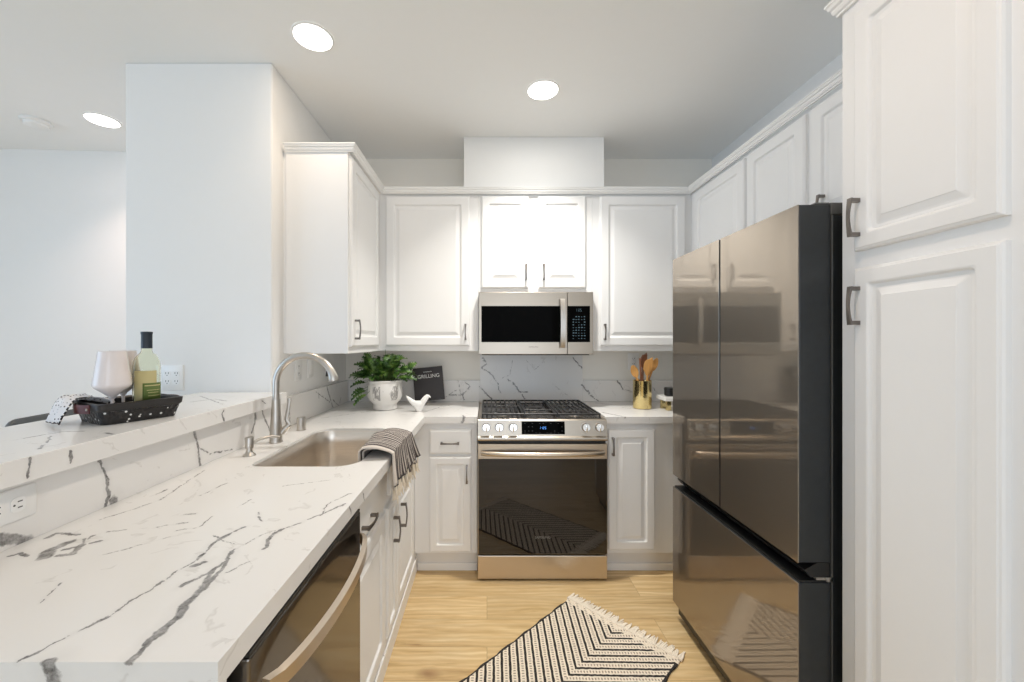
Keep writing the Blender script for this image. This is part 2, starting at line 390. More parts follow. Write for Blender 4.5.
M['quartz_back'] = quartz('veined_white_quartz_back', [
    B(.0065, 3.03, (482.6, 357.8), (486.4, 364), (481.4, 367.8)), B(.0050, 3.03, (481.4, 367.8), (490, 372.8), (497.7, 382.8), (500, 392.9)),
    B(.0042, 3.03, (507.7, 379), (515, 385), (525, 399)), B(.0018, 3.03, (512.7, 360), (510, 375), (500, 379)),
    B(.0018, 3.03, (526.5, 360), (534, 370), (545, 361.5)), B(.0050, 3.03, (573, 357.8), (581.7, 367.8)), B(.0020, 3.03, (552.8, 384), (569, 396.6)),
    B(.0060, 3.03, (480, 386.6), (491.4, 399)), B(.0060, 3.03, (581.7, 385), (590.5, 395), (599, 401.6)),
    B(.0050, 3.03, (616.8, 380), (623, 389)), B(.0030, 3.03, (623, 389), (631.8, 391.6)),
    B(.0045, 3.03, (457.6, 380), (460, 390), (464, 400)), B(.0045, 3.03, (465, 381.6), (470, 386.6), (462.6, 395), (450, 395)),
    B(.0020, 3.03, (650, 385), (659, 395)), B(.0030, 3.03, (445, 398), (456, 390)), B(.003, 3.03, (519, 392), (528, 392))], jitter=.018)

def towel_mat():
    m, nt, b = new_mat('charcoal_towel_with_cream_stripes')
    sep = N(nt, 'ShaderNodeSeparateXYZ'); uv = N(nt, 'ShaderNodeUVMap'); nt.links.new(uv.outputs[0], sep.inputs[0])
    fr = math_n(nt, 'FRACT', math_n(nt, 'MULTIPLY', sep.outputs[1], 24))
    st = math_n(nt, 'LESS_THAN', fr, 0.33)
    edge = math_n(nt, 'LESS_THAN', sep.outputs[1], 0.045)
    st = math_n(nt, 'MAXIMUM', math_n(nt, 'MULTIPLY', st, 0.85), edge)
    bk = math_n(nt, 'MULTIPLY', math_n(nt, 'LESS_THAN', sep.outputs[1], 0.085), math_n(nt, 'GREATER_THAN', sep.outputs[1], 0.05))
    st = math_n(nt, 'SUBTRACT', st, bk, clamp=True)
    nz = noise(nt, None, 60, 2)
    dark = mixc(nt, nz.outputs[0], (0.05, 0.042, 0.04), (0.12, 0.10, 0.098))
    nt.links.new(mixc(nt, st, dark, (0.66, 0.60, 0.54)), b.inputs['Base Color'])
    b.inputs['Roughness'].default_value = 0.95
    bump(nt, b, fr, 0.4, 0.003)
    return m
M['towel'] = towel_mat()
def rug_mat():
    m, nt, b = new_mat('cream_rug_with_black_chevrons')
    co = objco(nt)
    wob = noise(nt, co, 40, 2)
    sep = N(nt, 'ShaderNodeSeparateXYZ'); nt.links.new(co, sep.inputs[0])
    u = math_n(nt, 'ABSOLUTE', math_n(nt, 'SUBTRACT', sep.outputs[0], 0.293))
    s = math_n(nt, 'ADD', math_n(nt, 'ADD', u, math_n(nt, 'MULTIPLY', sep.outputs[1], -1.0)), -0.065)
    s = math_n(nt, 'MULTIPLY_ADD', wob.outputs[0], 0.007, s)
    fr = math_n(nt, 'FRACT', math_n(nt, 'ADD', math_n(nt, 'DIVIDE', s, 0.05), 10))
    line = math_n(nt, 'LESS_THAN', fr, 0.30)
    # knots along each rib
    t = math_n(nt, 'SUBTRACT', sep.outputs[0], math_n(nt, 'MULTIPLY', sep.outputs[1], 1.0))
    t2 = math_n(nt, 'ADD', sep.outputs[0], sep.outputs[1])
    sel = math_n(nt, 'LESS_THAN', sep.outputs[0], 0.293)
    tt = N(nt, 'ShaderNodeMix', data_type='FLOAT'); nt.links.new(sel, tt.inputs[0]); nt.links.new(t2, tt.inputs[2]); nt.links.new(t, tt.inputs[3])
    kn = math_n(nt, 'SINE', math_n(nt, 'MULTIPLY', tt.outputs[0], 340))
    rib = math_n(nt, 'LESS_THAN', math_n(nt, 'ABSOLUTE', math_n(nt, 'SUBTRACT', fr, 0.65)), 0.15)
    gap = math_n(nt, 'MULTIPLY', math_n(nt, 'GREATER_THAN', kn, 0.15), rib)
    cream = mixc(nt, math_n(nt, 'MULTIPLY', gap, 0.75), (0.84, 0.74, 0.61), (0.20, 0.16, 0.12))
    inset = math_n(nt, 'LESS_THAN', sep.outputs[1], -0.030)
    edge = math_n(nt, 'GREATER_THAN', math_n(nt, 'ADD', u, 0.0), 0.284)
    line = math_n(nt, 'MAXIMUM', math_n(nt, 'MULTIPLY', line, inset), math_n(nt, 'MULTIPLY', edge, inset))
    nt.links.new(mixc(nt, line, cream, (0.028, 0.024, 0.022)), b.inputs['Base Color'])
    b.inputs['Roughness'].default_value = 0.95
    h = math_n(nt, 'ADD', math_n(nt, 'ABSOLUTE', math_n(nt, 'SINE', math_n(nt, 'MULTIPLY', fr, 6.283))), math_n(nt, 'MULTIPLY', kn, 0.3))
    bump(nt, b, h, 0.7, 0.004)
    return m
M['rug'] = rug_mat()

# ------------------------------------------------------------------ mesh builder
class MB:
    def __init__(s): s.bm = bmesh.new(); s.flat = True
    def box(s, x0, x1, y0, y1, z0, z1, bev=0.0, seg=2):
        t = bmesh.new()
        bmesh.ops.create_cube(t, size=1.0)
        for v in t.verts:
            v.co = Vector(((x0 + x1) / 2 + v.co.x * (x1 - x0), (y0 + y1) / 2 + v.co.y * (y1 - y0), (z0 + z1) / 2 + v.co.z * (z1 - z0)))
        if bev > 0: bmesh.ops.bevel(t, geom=t.edges[:], offset=bev, segments=seg, profile=0.5, affect='EDGES')
        s.merge(t); return s
    def merge(s, t, mat=None):
        if mat is not None: bmesh.ops.transform(t, matrix=mat, verts=t.verts[:])
        me = bpy.data.meshes.new('tmp'); t.to_mesh(me); t.free(); s.bm.from_mesh(me); bpy.data.meshes.remove(me)
    def rings(s, rings, close=True, cap0=True, cap1=True):
        s.flat = False
        prev = None; first = None
        for r in rings:
            vs = [s.bm.verts.new(p) for p in r]
            if prev is not None:
                n = len(vs)
                for i in range(n if close else n - 1):
                    j = (i + 1) % n
                    s.bm.faces.new((prev[i], prev[j], vs[j], vs[i]))
            else: first = vs
            prev = vs
        if close and cap0 and len(first) > 2: s.bm.faces.new(list(reversed(first)))
        if close and cap1 and len(prev) > 2: s.bm.faces.new(prev)
        return s
    def lathe(s, prof, c, n=32, cap0=True, cap1=True, sx=1.0, sy=1.0):
        rr = []
        for r, z in prof:
            r = max(r, 0.0004)
            rr.append([(c[0] + math.cos(2 * math.pi * i / n) * r * sx, c[1] + math.sin(2 * math.pi * i / n) * r * sy, c[2] + z) for i in range(n)])
        return s.rings(rr, True, cap0, cap1)
    def tube(s, pts, r, n=12, caps=True, flat=None):
        pts = [Vector(p) for p in pts]
        rr = []
        up = None
        for i, p in enumerate(pts):
            d = (pts[min(i + 1, len(pts) - 1)] - pts[max(i - 1, 0)]).normalized()
            if up is None:
                up = Vector((0, 0, 1)) if abs(d.z) < 0.9 else Vector((1, 0, 0))
            a = (up - d * up.dot(d)).normalized(); up = a
            b = d.cross(a)
            ra = r[i] if isinstance(r, (list, tuple)) else r
            fb = 1.0 if flat is None else flat
            rr.append([p + a * math.cos(2 * math.pi * k / n) * ra + b * math.sin(2 * math.pi * k / n) * ra * fb for k in range(n)])
        return s.rings(rr, True, caps, caps)
    def cyl(s, p0, p1, r, n=24): return s.tube([p0, p1], r, n)
    def grid(s, pts):  # rows of points
        s.flat = False
        vs = [[s.bm.verts.new(p) for p in row] for row in pts]
        for i in range(len(vs) - 1):
            for j in range(len(vs[0]) - 1):
                s.bm.faces.new((vs[i][j], vs[i][j + 1], vs[i + 1][j + 1], vs[i + 1][j]))
        return s
    def build(s, name, mat, parent=None, loc=None, smooth=True, angle=35, solid=0.0, label=None, uv=None, rotz=0.0):
        bm = s.bm
        if solid == 0.0: bmesh.ops.recalc_face_normals(bm, faces=bm.faces[:])
        xs = [v.co for v in bm.verts]
        if loc is None:
            mn = Vector((min(c.x for c in xs), min(c.y for c in xs), min(c.z for c in xs)))
            mx = Vector((max(c.x for c in xs), max(c.y for c in xs), max(c.z for c in xs)))
            loc = (mn + mx) / 2
        loc = Vector(loc)
        for v in bm.verts: v.co = Matrix.Rotation(-rotz, 3, 'Z') @ (v.co - loc)
        me = bpy.data.meshes.new(name); bm.to_mesh(me); bm.free()
        if smooth:
            for p in me.polygons: p.use_smooth = True
            try: me.set_sharp_from_angle(angle=R(15 if s.flat else angle))
            except Exception: pass
        me.materials.append(mat)
        o = bpy.data.objects.new(name, me); COL.objects.link(o)
        o.rotation_euler = (0, 0, rotz)
        if parent is not None:
            o.parent = parent
            o.location = loc - WORLD(parent)
        else: o.location = loc
        if solid:
            md = o.modifiers.new('thickness', 'SOLIDIFY'); md.thickness = solid; md.offset = 0
        if label: o['label'] = label
        return o
def WORLD(o):
    v = Vector(o.location)
    while o.parent is not None:
        o = o.parent; v = v + Vector(o.location)
    return v
def tag(o, label, cat, group=None):
    o['label'] = label; o['category'] = cat
    if group: o['group'] = group
    return o
def thing(name, label, cat, loc, group=None):
    o = bpy.data.objects.new(name, None); COL.objects.link(o); o.location = loc
    o.empty_display_size = 0.1
    return tag(o, label, cat, group)
def struct(name, mb, mat, **kw):
    o = mb.build(name, mat, loc=kw.pop('loc', None), **kw); o['kind'] = 'structure'; return o

def rrect(u0, u1, v0, v1, r, n=4, q=None):
    pts = []
    q = r if q is None else q          # radius of the (u0, v0) corner
    for (cu, cv, a0, r) in ((u1 - r, v0 + r, -90, r), (u1 - r, v1 - r, 0, r), (u0 + r, v1 - r, 90, r), (u0 + q, v0 + q, 180, q)):
        for k in range(n + 1):
            a = R(a0 + 90 * k / n); pts.append((cu + math.cos(a) * r, cv + math.sin(a) * r))
    return pts
VZ = Vector((0, 0, 1))
def panel_mesh(o, U, Nn, wd, ht, kind='door', fr=0.058):
    """raised-panel door or slab drawer front; o = lower corner on the carcass face"""
    o = Vector(o); U = Vector(U); Nn = Vector(Nn)
    if kind == 'door':
        pr = [(0, 0, .001), (0, .012, .001), (.003, .0165, .003), (.006, .0175, .003), (.009, .020, .004),
              (fr - .004, .020, .006), (fr, .0185, .009), (fr + .004, .011, .012), (fr + .013, .0095, .010), (fr + .018, .0105, .006),
              (fr + .034, .0165, .002), (fr + .036, .0180, .002)]
    else:
        pr = [(0, 0, .001), (0, .012, .001), (.003, .016, .003), (.008, .0175, .003), (.012, .020, .004)]
    mb = MB(); rr = []
    for ins, h, rad in pr:
        rr.append([o + U * a + VZ * b + Nn * h for a, b in rrect(ins, wd - ins, ins, ht - ins, min(rad, wd / 2 - ins - .001))])
    mb.rings(rr)
    return mb
def pull(parent, c, D, Nn, length=0.108):
    """arched bar pull, c = centre on the door face, D = along, Nn = outward"""
    c = Vector(c); D = Vector(D); Nn = Vector(Nn); W = D.cross(Nn)
    mb = MB(); rr = []
    n = 10
    for i in range(n + 1):
        t = i / n; e = abs(2 * t - 1)
        hw = 0.0035 + 0.0030 * e ** 2
        out = 0.024 + 0.006 * math.sin(math.pi * t)
        p = c + D * (t - .5) * length + Nn * out
        rr.append([p + W * hw + Nn * .003, p - W * hw + Nn * .003, p - W * hw - Nn * .003, p + W * hw - Nn * .003])
    mb.rings(rr)
    for sgn in (-1, 1):
        q = c + D * sgn * (length / 2 - .006)
        a = [q + W * sx * .0055 + D * sy * .0055 for sx, sy in ((1, 1), (-1, 1), (-1, -1), (1, -1))]
        mb.rings([[p - Nn * 0.0005 for p in a], [p + Nn * 0.024 for p in a]])
    return mb.build('handle', M['pull'], parent, angle=40)
def door(parent, o, U, Nn, wd, ht, hpos=None, vertical=True, name='door', kind='door', fr=0.058, hl=0.108):
    d = panel_mesh(o, U, Nn, wd, ht, kind, fr).build(name, M['cab'], parent, smooth=False)
    if hpos is not None:
        U = Vector(U); c = Vector(o) + U * hpos[0] + VZ * hpos[1] + Vector(Nn) * .020
        pull(d, c, VZ if vertical else U, Nn, hl)
    return d

# ------------------------------------------------------------------ room shell
X_R, X_L, Y_B = 1.715, -1.075, 3.05
XF, YF = -4.7, -3.3
struct('floor', MB().box(XF, X_R + .12, YF, Y_B + .15, -.05, 0), M['floor'], loc=(0, 0, 0))
struct('ceiling', MB().box(XF, X_R + .12, YF, Y_B + .15, CEIL, CEIL + .1), M['ceiling'])
M['wallw'] = simple('warm_bounce_wall_paint', (0.90, 0.87, 0.81), 0.7, var=0.008, bstr=0.05, bscale=260)  # wall paint with warm bounced light mixed into its colour
struct('wall_back', MB().box(X_L - .001, X_R + .12, Y_B, Y_B + .15, 0, CEIL), M['wallw'])
struct('wall_right', MB().box(X_R, X_R + .12, YF, Y_B, 0, CEIL), M['wall'])
struct('wall_left', MB().box(-1.81, X_L, 2.0, Y_B + .15, 0, CEIL, bev=.008), M['wall'])
# half-height wall carrying the bar ledge
struct('wall_peninsula', MB().box(-1.24, -1.066, .52, 1.999, 0, 1.104), M['wall'])
mb = MB(); mb.rings([[(XF, 2.83, z), (-1.80, 2.985, z), (-1.80, 3.15, z), (XF, 3.15, z)] for z in (0, CEIL)])
struct('wall_dining', mb, M['wall'])
# rear wall and dining wall, each with an opening for the added daylight
wx0, wx1, wz0, wz1 = -.62, 1.42, .18, 2.52
mb = MB(); mb.box(XF, wx0, YF - .1, YF, 0, CEIL); mb.box(wx1, X_R + .12, YF - .1, YF, 0, CEIL)
mb.box(wx0, wx1, YF - .1, YF, 0, wz0); mb.box(wx0, wx1, YF - .1, YF, wz1, CEIL)
struct('wall_rear', mb, M['wall'])
mb = MB(); mb.box(XF - .1, XF, YF, -2.3, 0, CEIL); mb.box(XF - .1, XF, 1.1, 3.15, 0, CEIL)
mb.box(XF - .1, XF, -2.3, 1.1, 0, .35); mb.box(XF - .1, XF, -2.3, 1.1, 2.55, CEIL)
struct('wall_far_left', mb, M['wall'])
# boxed chase above the microwave cabinet
struct('wall_chase', MB().box(-.157, .797, 2.726, Y_B - .001, 2.4475, CEIL - .001), M['wall'])

# ------------------------------------------------------------------ recessed lights, smoke detector
def downlight(x, y, label, power, col, spread):
    t = thing('recessed_light', label, 'ceiling light', (x, y, CEIL), 'recessed ceiling lights')
    mb = MB(); mb.rings([[(x + math.cos(a) * r, y + math.sin(a) * r, CEIL - h) for a in [2 * math.pi * k / 40 for k in range(40)]] for r, h in ((.092, .0005), (.091, .004), (.083, .006), (.081, .002))], cap0=False, cap1=False)
    mb.build('trim_ring', M['trimw'], t)
    MB().lathe([(.082, -.0045), (.060, -.0065), (.001, -.0075)], (x, y, CEIL), 40).build('diffuser', M['lamp'], t)
    area('lamp_light', (x, y, CEIL - .012), (0, 0, 0), .15, .15, power[0], col, 'DISK')
    area('lamp_beam', (x, y, CEIL - .015), (0, 0, 0), .13, .13, power[1], col, 'DISK', spread)
downlight(.31, 2.217, 'round recessed ceiling light above the range, the one furthest right', (2.8, 12.6), (1.0, .97, .91), 106)
downlight(-.797, 1.832, 'round recessed ceiling light nearest the viewer, above the sink side', (1.2, 1.1), (1.0, .80, .60), 110)
downlight(-2.42, 2.517, 'round recessed ceiling light over the dining side, beside the smoke detector', (.8, 3.8), (1.0, .76, .64), 104)
downlight(.31, .75, 'added unseen ceiling light over the aisle just above the viewer', (4.8, .6), (1.0, .74, .52), 110)  # extra out-of-view fixture, added to brighten the aisle and lower cabinets
t = thing('smoke_detector', 'white round smoke detector on the ceiling at far left', 'smoke detector', (-2.85, 2.53, CEIL))
MB().lathe([(.075, -.0005), (.075, -.012), (.068, -.018)], (-2.85, 2.53, CEIL), 32).build('base', M['plate'], t)
MB().lathe([(.060, -.018), (.056, -.034), (.040, -.040), (.001, -.041)], (-2.85, 2.53, CEIL), 32).build('cover', M['plate'], t)

# ------------------------------------------------------------------ wall cabinets
ZU0, ZU1 = 1.349, 2.415
G = 'white raised-panel wall cabinets'
def body(parent, x0, x1, y0, y1, z0, z1): return MB().box(x0, x1, y0, y1, z0, z1, bev=.0015, seg=1).build('body', M['cab'], parent)
FY = 2.71           # carcass face of the back run, doors stand 2 cm proud
t = thing('wall_cabinet', 'tall single-door wall cabinet on the left wall, its plain side panel facing the viewer', 'cabinet', (-.9, 2.4, ZU0), G)
body(t, X_L + .018, -.73, 2.10, Y_B - .001, ZU0, ZU1)
MB().box(X_L + .0005, X_L + .0175, 2.112, Y_B - .001, ZU0 + .001, ZU1 - .001).build('scribe_filler', M['cab'], t)
door(t, (-.73, 2.112, 1.384), (0, 1, 0), (1, 0, 0), .532, 1.008, (.040, .093))
t = thing('wall_cabinet', 'wide single-door wall cabinet on the back wall, above the potted fern', 'cabinet', (-.39, 2.9, ZU0), G)
body(t, -.729, -.057, FY, Y_B - .001, ZU0, ZU1)
door(t, (-.684, FY, 1.384), (1, 0, 0), (0, -1, 0), .568, 1.008, (.540, .093))
t = thing('wall_cabinet', 'short two-door wall cabinet directly above the microwave', 'cabinet', (.33, 2.9, 1.745), G)
body(t, -.056, .712, FY, Y_B - .001, 1.745, ZU1)
door(t, (-.037, FY, 1.773), (1, 0, 0), (0, -1, 0), .318, .62, (.299, .105), fr=.052)
door(t, (.346, FY, 1.773), (1, 0, 0), (0, -1, 0), .320, .62, (.034, .105), fr=.052)
t = thing('wall_cabinet', 'wide single-door wall cabinet on the back wall, above the brass utensil crock', 'cabinet', (1.04, 2.9, ZU0), G)
body(t, .713, 1.384, FY, Y_B - .001, ZU0, ZU1)
door(t, (.763, FY, 1.384), (1, 0, 0), (0, -1, 0), .575, 1.008, (.027, .093))
FX = 1.385
t = thing('wall_cabinet', 'wall cabinet in the right rear corner, beyond the refrigerator', 'cabinet', (1.55, 2.4, ZU0), G)
body(t, FX, X_R - .001, 2.122, Y_B - .001, ZU0, ZU1)
door(t, (FX, 2.132, 1.384), (0, 1, 0), (-1, 0, 0), .520, 1.008, (.49, .09))
t = thing('wall_cabinet', 'wall cabinet over the middle of the refrigerator, between two other right-wall cabinets', 'cabinet', (1.55, 1.9, 1.86), G)
body(t, FX, X_R - .001, 1.709, 2.120, 1.86, ZU1)
door(t, (FX, 1.722, 1.88), (0, 1, 0), (-1, 0, 0), .386, .512)
t = thing('wall_cabinet', 'wall cabinet over the near side of the refrigerator, its pull just above the hinge cover', 'cabinet', (1.55, 1.4, 1.86), G)
body(t, FX, X_R - .001, 1.215, 1.707, 1.86, ZU1)
door(t, (FX, 1.235, 1.88), (0, 1, 0), (-1, 0, 0), .458, .512, (.385, .072))

# tall pantry
t = thing('pantry_cabinet', 'tall white two-door pantry cabinet at the right edge, beside the refrigerator', 'cabinet', (1.39, .98, 0))
body(t, 1.065, X_R - .001, .765, 1.200, .0, 2.39)
door(t, (1.065, .812, 1.668), (0, 1, 0), (-1, 0, 0), .333, .68, (.313, .092), fr=.046)
door(t, (1.065, .812, .12), (0, 1, 0), (-1, 0, 0), .333, 1.498, (.313, 1.392), fr=.046)

# crown mouldings: stepped profile swept along a path; out = unit outward normals
PROF = [(.0, .0), (.010, .0), (.010, .008), (.016, .012), (.020, .022), (.020, .028), (.027, .034), (.030, .044), (.034, .048), (.034, .056), (.0, .056)]
def crown(name, path, z0, k=1.0):
    """path: list of (x, y, mitre vector) with mitre vector already scaled"""
    mb = MB(); rr = []
    for x, y, mx, my in path:
        rr.append([(x + mx * o_ * k, y + my * o_ * k, z0 + h * k) for o_, h in PROF])
    mb.rings(rr); return struct(name, mb, M['trimw'], angle=20)
crown('trim_crown_back', [(-1.060, 2.10, 0, -1), (-.71, 2.10, 1, -1), (-.71, FY - .02, 1, -1), (FX - .02, FY - .02, -1, -1), (FX - .02, 1.201, -1, 0)], 2.4065, .72)
crown('trim_crown_pantry', [(1.70, 1.2005, 0, 1), (1.0645, 1.2005, -1, 1), (1.0645, .765, -1, 0)], 2.389, .85)

# ------------------------------------------------------------------ base cabinets
CT = 0.96; CB = 0.9205
ZT = CB - .001
FB = 2.43
t = thing('base_cabinet', 'narrow white base cabinet left of the range with one drawer over one door', 'cabinet', (-.24, 2.7, 0), 'white base cabinets')
mb = MB().box(-.4385, -.0585, FB, Y_B - .001, .128, ZT, bev=.0015, seg=1); mb.build('body', M['cab'], t)
MB().box(-.4395, -.0585, 2.478, 2.50, .0, .1275).build('toe_board', M['kick'], t)
MB().box(-.430, -.0585, 2.466, 2.4775, .0, .045, bev=.003).build('shoe_moulding', M['trimw'], t)
door(t, (-.349, FB, .733), (1, 0, 0), (0, -1, 0), .253, .150, (.1265, .070), vertical=False, name='drawer', kind='slab', hl=.112)
door(t, (-.349, FB, .142), (1, 0, 0), (0, -1, 0), .253, .576, (.228, .475), fr=.045)
t = thing('base_cabinet', 'white base cabinet right of the range with a single full-height door', 'cabinet', (1.04, 2.7, 0), 'white base cabinets')
MB().box(.7135, X_R - .001, FB, Y_B - .001, .128, ZT, bev=.0015, seg=1).build('body', M['cab'], t)
MB().box(.7135, X_R - .001, 2.478, 2.50, .0, .1275).build('toe_board', M['kick'], t)
MB().box(.7135, X_R - .001, 2.466, 2.4775, .0, .045, bev=.003).build('shoe_moulding', M['trimw'], t)
door(t, (.732, FB, .155), (1, 0, 0), (0, -1, 0), .283, .728, (.024, .628), fr=.050)
# peninsula run, faces +X
FLX = -.440
t = thing('base_cabinet', 'white base cabinet beside the dishwasher with one drawer over one door', 'cabinet', (-.7, 1.44, 0), 'white base cabinets')
MB().box(-1.0, FLX, 1.2, 1.398, .0, ZT, bev=.001, seg=1).build('body', M['cab'], t)
MB().box(-.454, FLX, 1.3985, 1.690, .0, ZT, bev=.001, seg=1).build('face_frame', M['cab'], t)
MB().box(FLX, FLX + .009, 1.2, 1.69, .0, .085, bev=.003).build('base_board', M['trimw'], t)
door(t, (FLX, 1.222, .733), (0, 1, 0), (1, 0, 0), .441, .150, (.172, .052), vertical=False, name='drawer', kind='slab', hl=.115)
door(t, (FLX, 1.222, .142), (0, 1, 0), (1, 0, 0), .441, .560)
t = thing('sink_cabinet', 'white sink base cabinet under the hanging towel, with two pulls side by side', 'cabinet', (-.7, 2.0, 0))
MB().box(-.454, FLX, 1.692, 2.48, .0, ZT, bev=.001, seg=1).build('face_frame', M['cab'], t)
MB().box(-1.0, -.461, 2.20, 2.215, .0, ZT).build('side_panel', M['cab'], t)
MB().box(FLX, FLX + .009, 1.692, 2.465, .0, .085, bev=.003).build('base_board', M['trimw'], t)
door(t, (FLX, 1.765, .733), (0, 1, 0), (1, 0, 0), .545, .150, name='false_front', kind='slab')
door(t, (FLX, 1.702, .142), (0, 1, 0), (1, 0, 0), .170, .560, (.100, .425), fr=.038, hl=.115)
door(t, (FLX, 1.880, .142), (0, 1, 0), (1, 0, 0), .430, .560, (.072, .425), hl=.115)

# ------------------------------------------------------------------ countertops, splashes, ledge
def slab(outline, hole, z0, z1):
    bm = bmesh.new()
    rows = []
    for z in (z0, z1):
        loops = [outline] + ([hole] if hole else [])
        vv = []; ee = []
        for L in loops:
            vs = [bm.verts.new((x, y, z)) for x, y in L]; vv.append(vs)
            ee += [bm.edges.new((vs[i], vs[(i + 1) % len(vs)])) for i in range(len(vs))]
        bmesh.ops.triangle_fill(bm, use_beauty=True, use_dissolve=False, edges=ee)
        rows.append(vv)
    for a, b in zip(rows[0], rows[1]):
        for i in range(len(a)):
            j = (i + 1) % len(a); bm.faces.new((a[i], a[j], b[j], b[i]))
    mb = MB(); mb.merge(bm); return mb
SX0, SX1, SY0, SY1 = -.868, -.475, 1.445, 2.085
hole = rrect(SX0, SX1, SY0, SY1, .085, 8, .045)
mb = slab([(-1.064, .562), (-.378, .562), (-.378, 2.406), (-.0575, 2.406), (-.0575, 3.048), (-1.074, 3.048), (-1.074, 2.002), (-1.064, 2.002)], hole, CB, CT)
tag(mb.build('countertop', M['quartz_top'], angle=30, smooth=True), 'L-shaped white quartz countertop with grey veins, holding the sink', 'countertop')
mb = slab([(.7125, 2.406), (X_R - .001, 2.406), (X_R - .001, 3.048), (.7125, 3.048)], None, CB, CT)
tag(mb.build('countertop', M['quartz_right'], angle=30), 'short white quartz countertop right of the range under the brass crock', 'countertop')
tag(MB().box(-1.065, -1.04, .562, 1.999, CT + .0005, 1.104).build('quartz_splash', M['quartz_splash']), 'veined quartz splash panel below the raised bar ledge', 'backsplash')
tag(MB().box(-1.0745, -1.05, 2.001, 3.048, CT + .0005, 1.12, bev=.001, seg=1).build('quartz_upstand', M['quartz_wall']), 'low veined quartz upstand along the left wall behind the faucet', 'backsplash')
tag(MB().box(-1.0495, -.054, 3.030, 3.0495, CT + .0005, 1.12, bev=.001, seg=1).build('quartz_upstand', M['quartz_back']), 'low veined quartz upstand on the back wall behind the fern and cookbook', 'backsplash')
tag(MB().box(.724, X_R - .001, 3.030, 3.0495, CT + .0005, 1.12, bev=.001, seg=1).build('quartz_upstand', M['quartz_back']), 'low veined quartz upstand on the back wall behind the brass crock', 'backsplash')
tag(MB().box(-.0535, .7235, 3.030, 3.0495, .80, 1.3265, bev=.001, seg=1).build('quartz_backsplash', M['quartz_back']), 'tall veined quartz backsplash panel between range and microwave', 'backsplash')
tag(MB().box(-1.42, -1.0, .50, 1.998, 1.105, 1.16, bev=.0015, seg=1).build('bar_ledge', M['quartz_ledge']), 'raised white quartz bar ledge carrying the black tray', 'countertop')

# ------------------------------------------------------------------ sink, faucet, dispenser, air gap
t = thing('kitchen_sink', 'undermount stainless steel sink set in the veined quartz counter', 'sink', ((SX0 + SX1) / 2, (SY0 + SY1) / 2, CB))
rr = []
for ins, z, rad in ((.0008, CT - .011, .085), (.0016, CT - .012, .084), (.0026, CB - .04, .083), (.006, CB - .10, .08), (.010, CB - .165, .075), (.022, CB - .190, .065), (.050, CB - .203, .05), (.12, CB - .209, .03)):
    rr.append([(x, y, z) for x, y in rrect(SX0 + ins, SX1 - ins, SY0 + ins, SY1 - ins, rad, 8, min(rad, .047))])
MB().rings(rr, cap0=False).build('basin', M['sink'], t, angle=60)
cxs, cys = (SX0 + SX1) / 2, (SY0 + SY1) / 2
MB().lathe([(.045, .0), (.045, .003), (.038, .004), (.034, .001), (.001, .0)], (cxs, cys, CB - .2085), 28).build('drain', M['satin'], t)

bx, by = -.947, 1.795
t = thing('kitchen_faucet', 'tall brushed nickel gooseneck faucet standing behind the sink', 'faucet', (bx, by, CT))
MB().lathe([(.0275, .0005), (.0275, .004), (.0262, .012), (.0255, .06), (.022, .10), (.019, .150), (.0175, .190), (.0172, .1935), (.0145, .194)], (bx, by, CT), 32).build('base', M['satin'], t)
arc = []
fx, fz, zc = .130, .128, CT + .262
for k in range(6): arc.append((bx, by, CT + .19 + (zc - CT - .19) * k / 5))
def arcp(deg): return (bx + fx + math.cos(R(deg)) * fx, by, zc + math.sin(R(deg)) * fz)
for k in range(1, 19): arc.append(arcp(180 - 128 * k / 18))
MB().tube(arc, .0148, 20).build('neck', M['satin'], t)
h = [Vector(arcp(51.8 - 46 * k / 9)) for k in range(10)]
hd = MB().tube(h, [.0152, .0158, .0162, .0166, .0172, .018, .019, .0205, .0222, .0205], 24).build('spray_head', M['satin'], t)
end = h[-4]; dirn = (h[-3] - h[-4]).normalized()
q = end
MB().tube([q + Vector((-.0175, -.008, .014)), q + Vector((-.0205, -.008, -.012))], [.005, .005], 10).build('button', M['blackp'], hd)
# side lever
MB().tube([(bx + .022, by + .006, CT + .040), (bx + .035, by + .010, CT + .058), (bx + .052, by + .016, CT + .075)], [.014, .013, .011], 16).build('lever_hub', M['satin'], t)
MB().tube([(bx + .052, by + .016, CT + .073), (bx + .038, by + .016, CT + .100), (bx + .047, by + .018, CT + .15), (bx + .051, by + .020, CT + .195)], [.010, .0085, .008, .0088], 14, flat=.6).build('lever', M['satin'], t)

sx, sy = -.9425, 1.586
t = thing('soap_dispenser', 'brushed nickel soap dispenser with a thin spout left of the faucet', 'soap dispenser', (sx, sy, CT))
MB().lathe([(.024, .0005), (.023, .004), (.014, .012), (.011, .022), (.011, .030), (.0155, .031), (.016, .070), (.0145, .073), (.001, .0735)], (sx, sy, CT), 28).build('pump', M['satin'], t)
MB().tube([(sx + .012, sy + .01, CT + .052), (sx + .03, sy + .025, CT + .060), (sx + .06, sy + .05, CT + .064), (sx + .085, sy + .07, CT + .058)], [.006, .0055, .005, .0045], 12).build('spout', M['satin'], t)
t = thing('air_gap_cap', 'short brushed nickel cylinder cap on the counter right of the faucet', 'sink cap', (-.95, 2.045, CT))
MB().lathe([(.021, .0005), (.021, .060), (.0195, .0665), (.001, .068)], (-.95, 2.045, CT), 28).build('cap', M['satin'], t)
MB().lathe([(.0215, .0008), (.0235, .001), (.0235, .004), (.0215, .005)], (-.95, 2.045, CT), 28).build('flange', M['satin'], t)

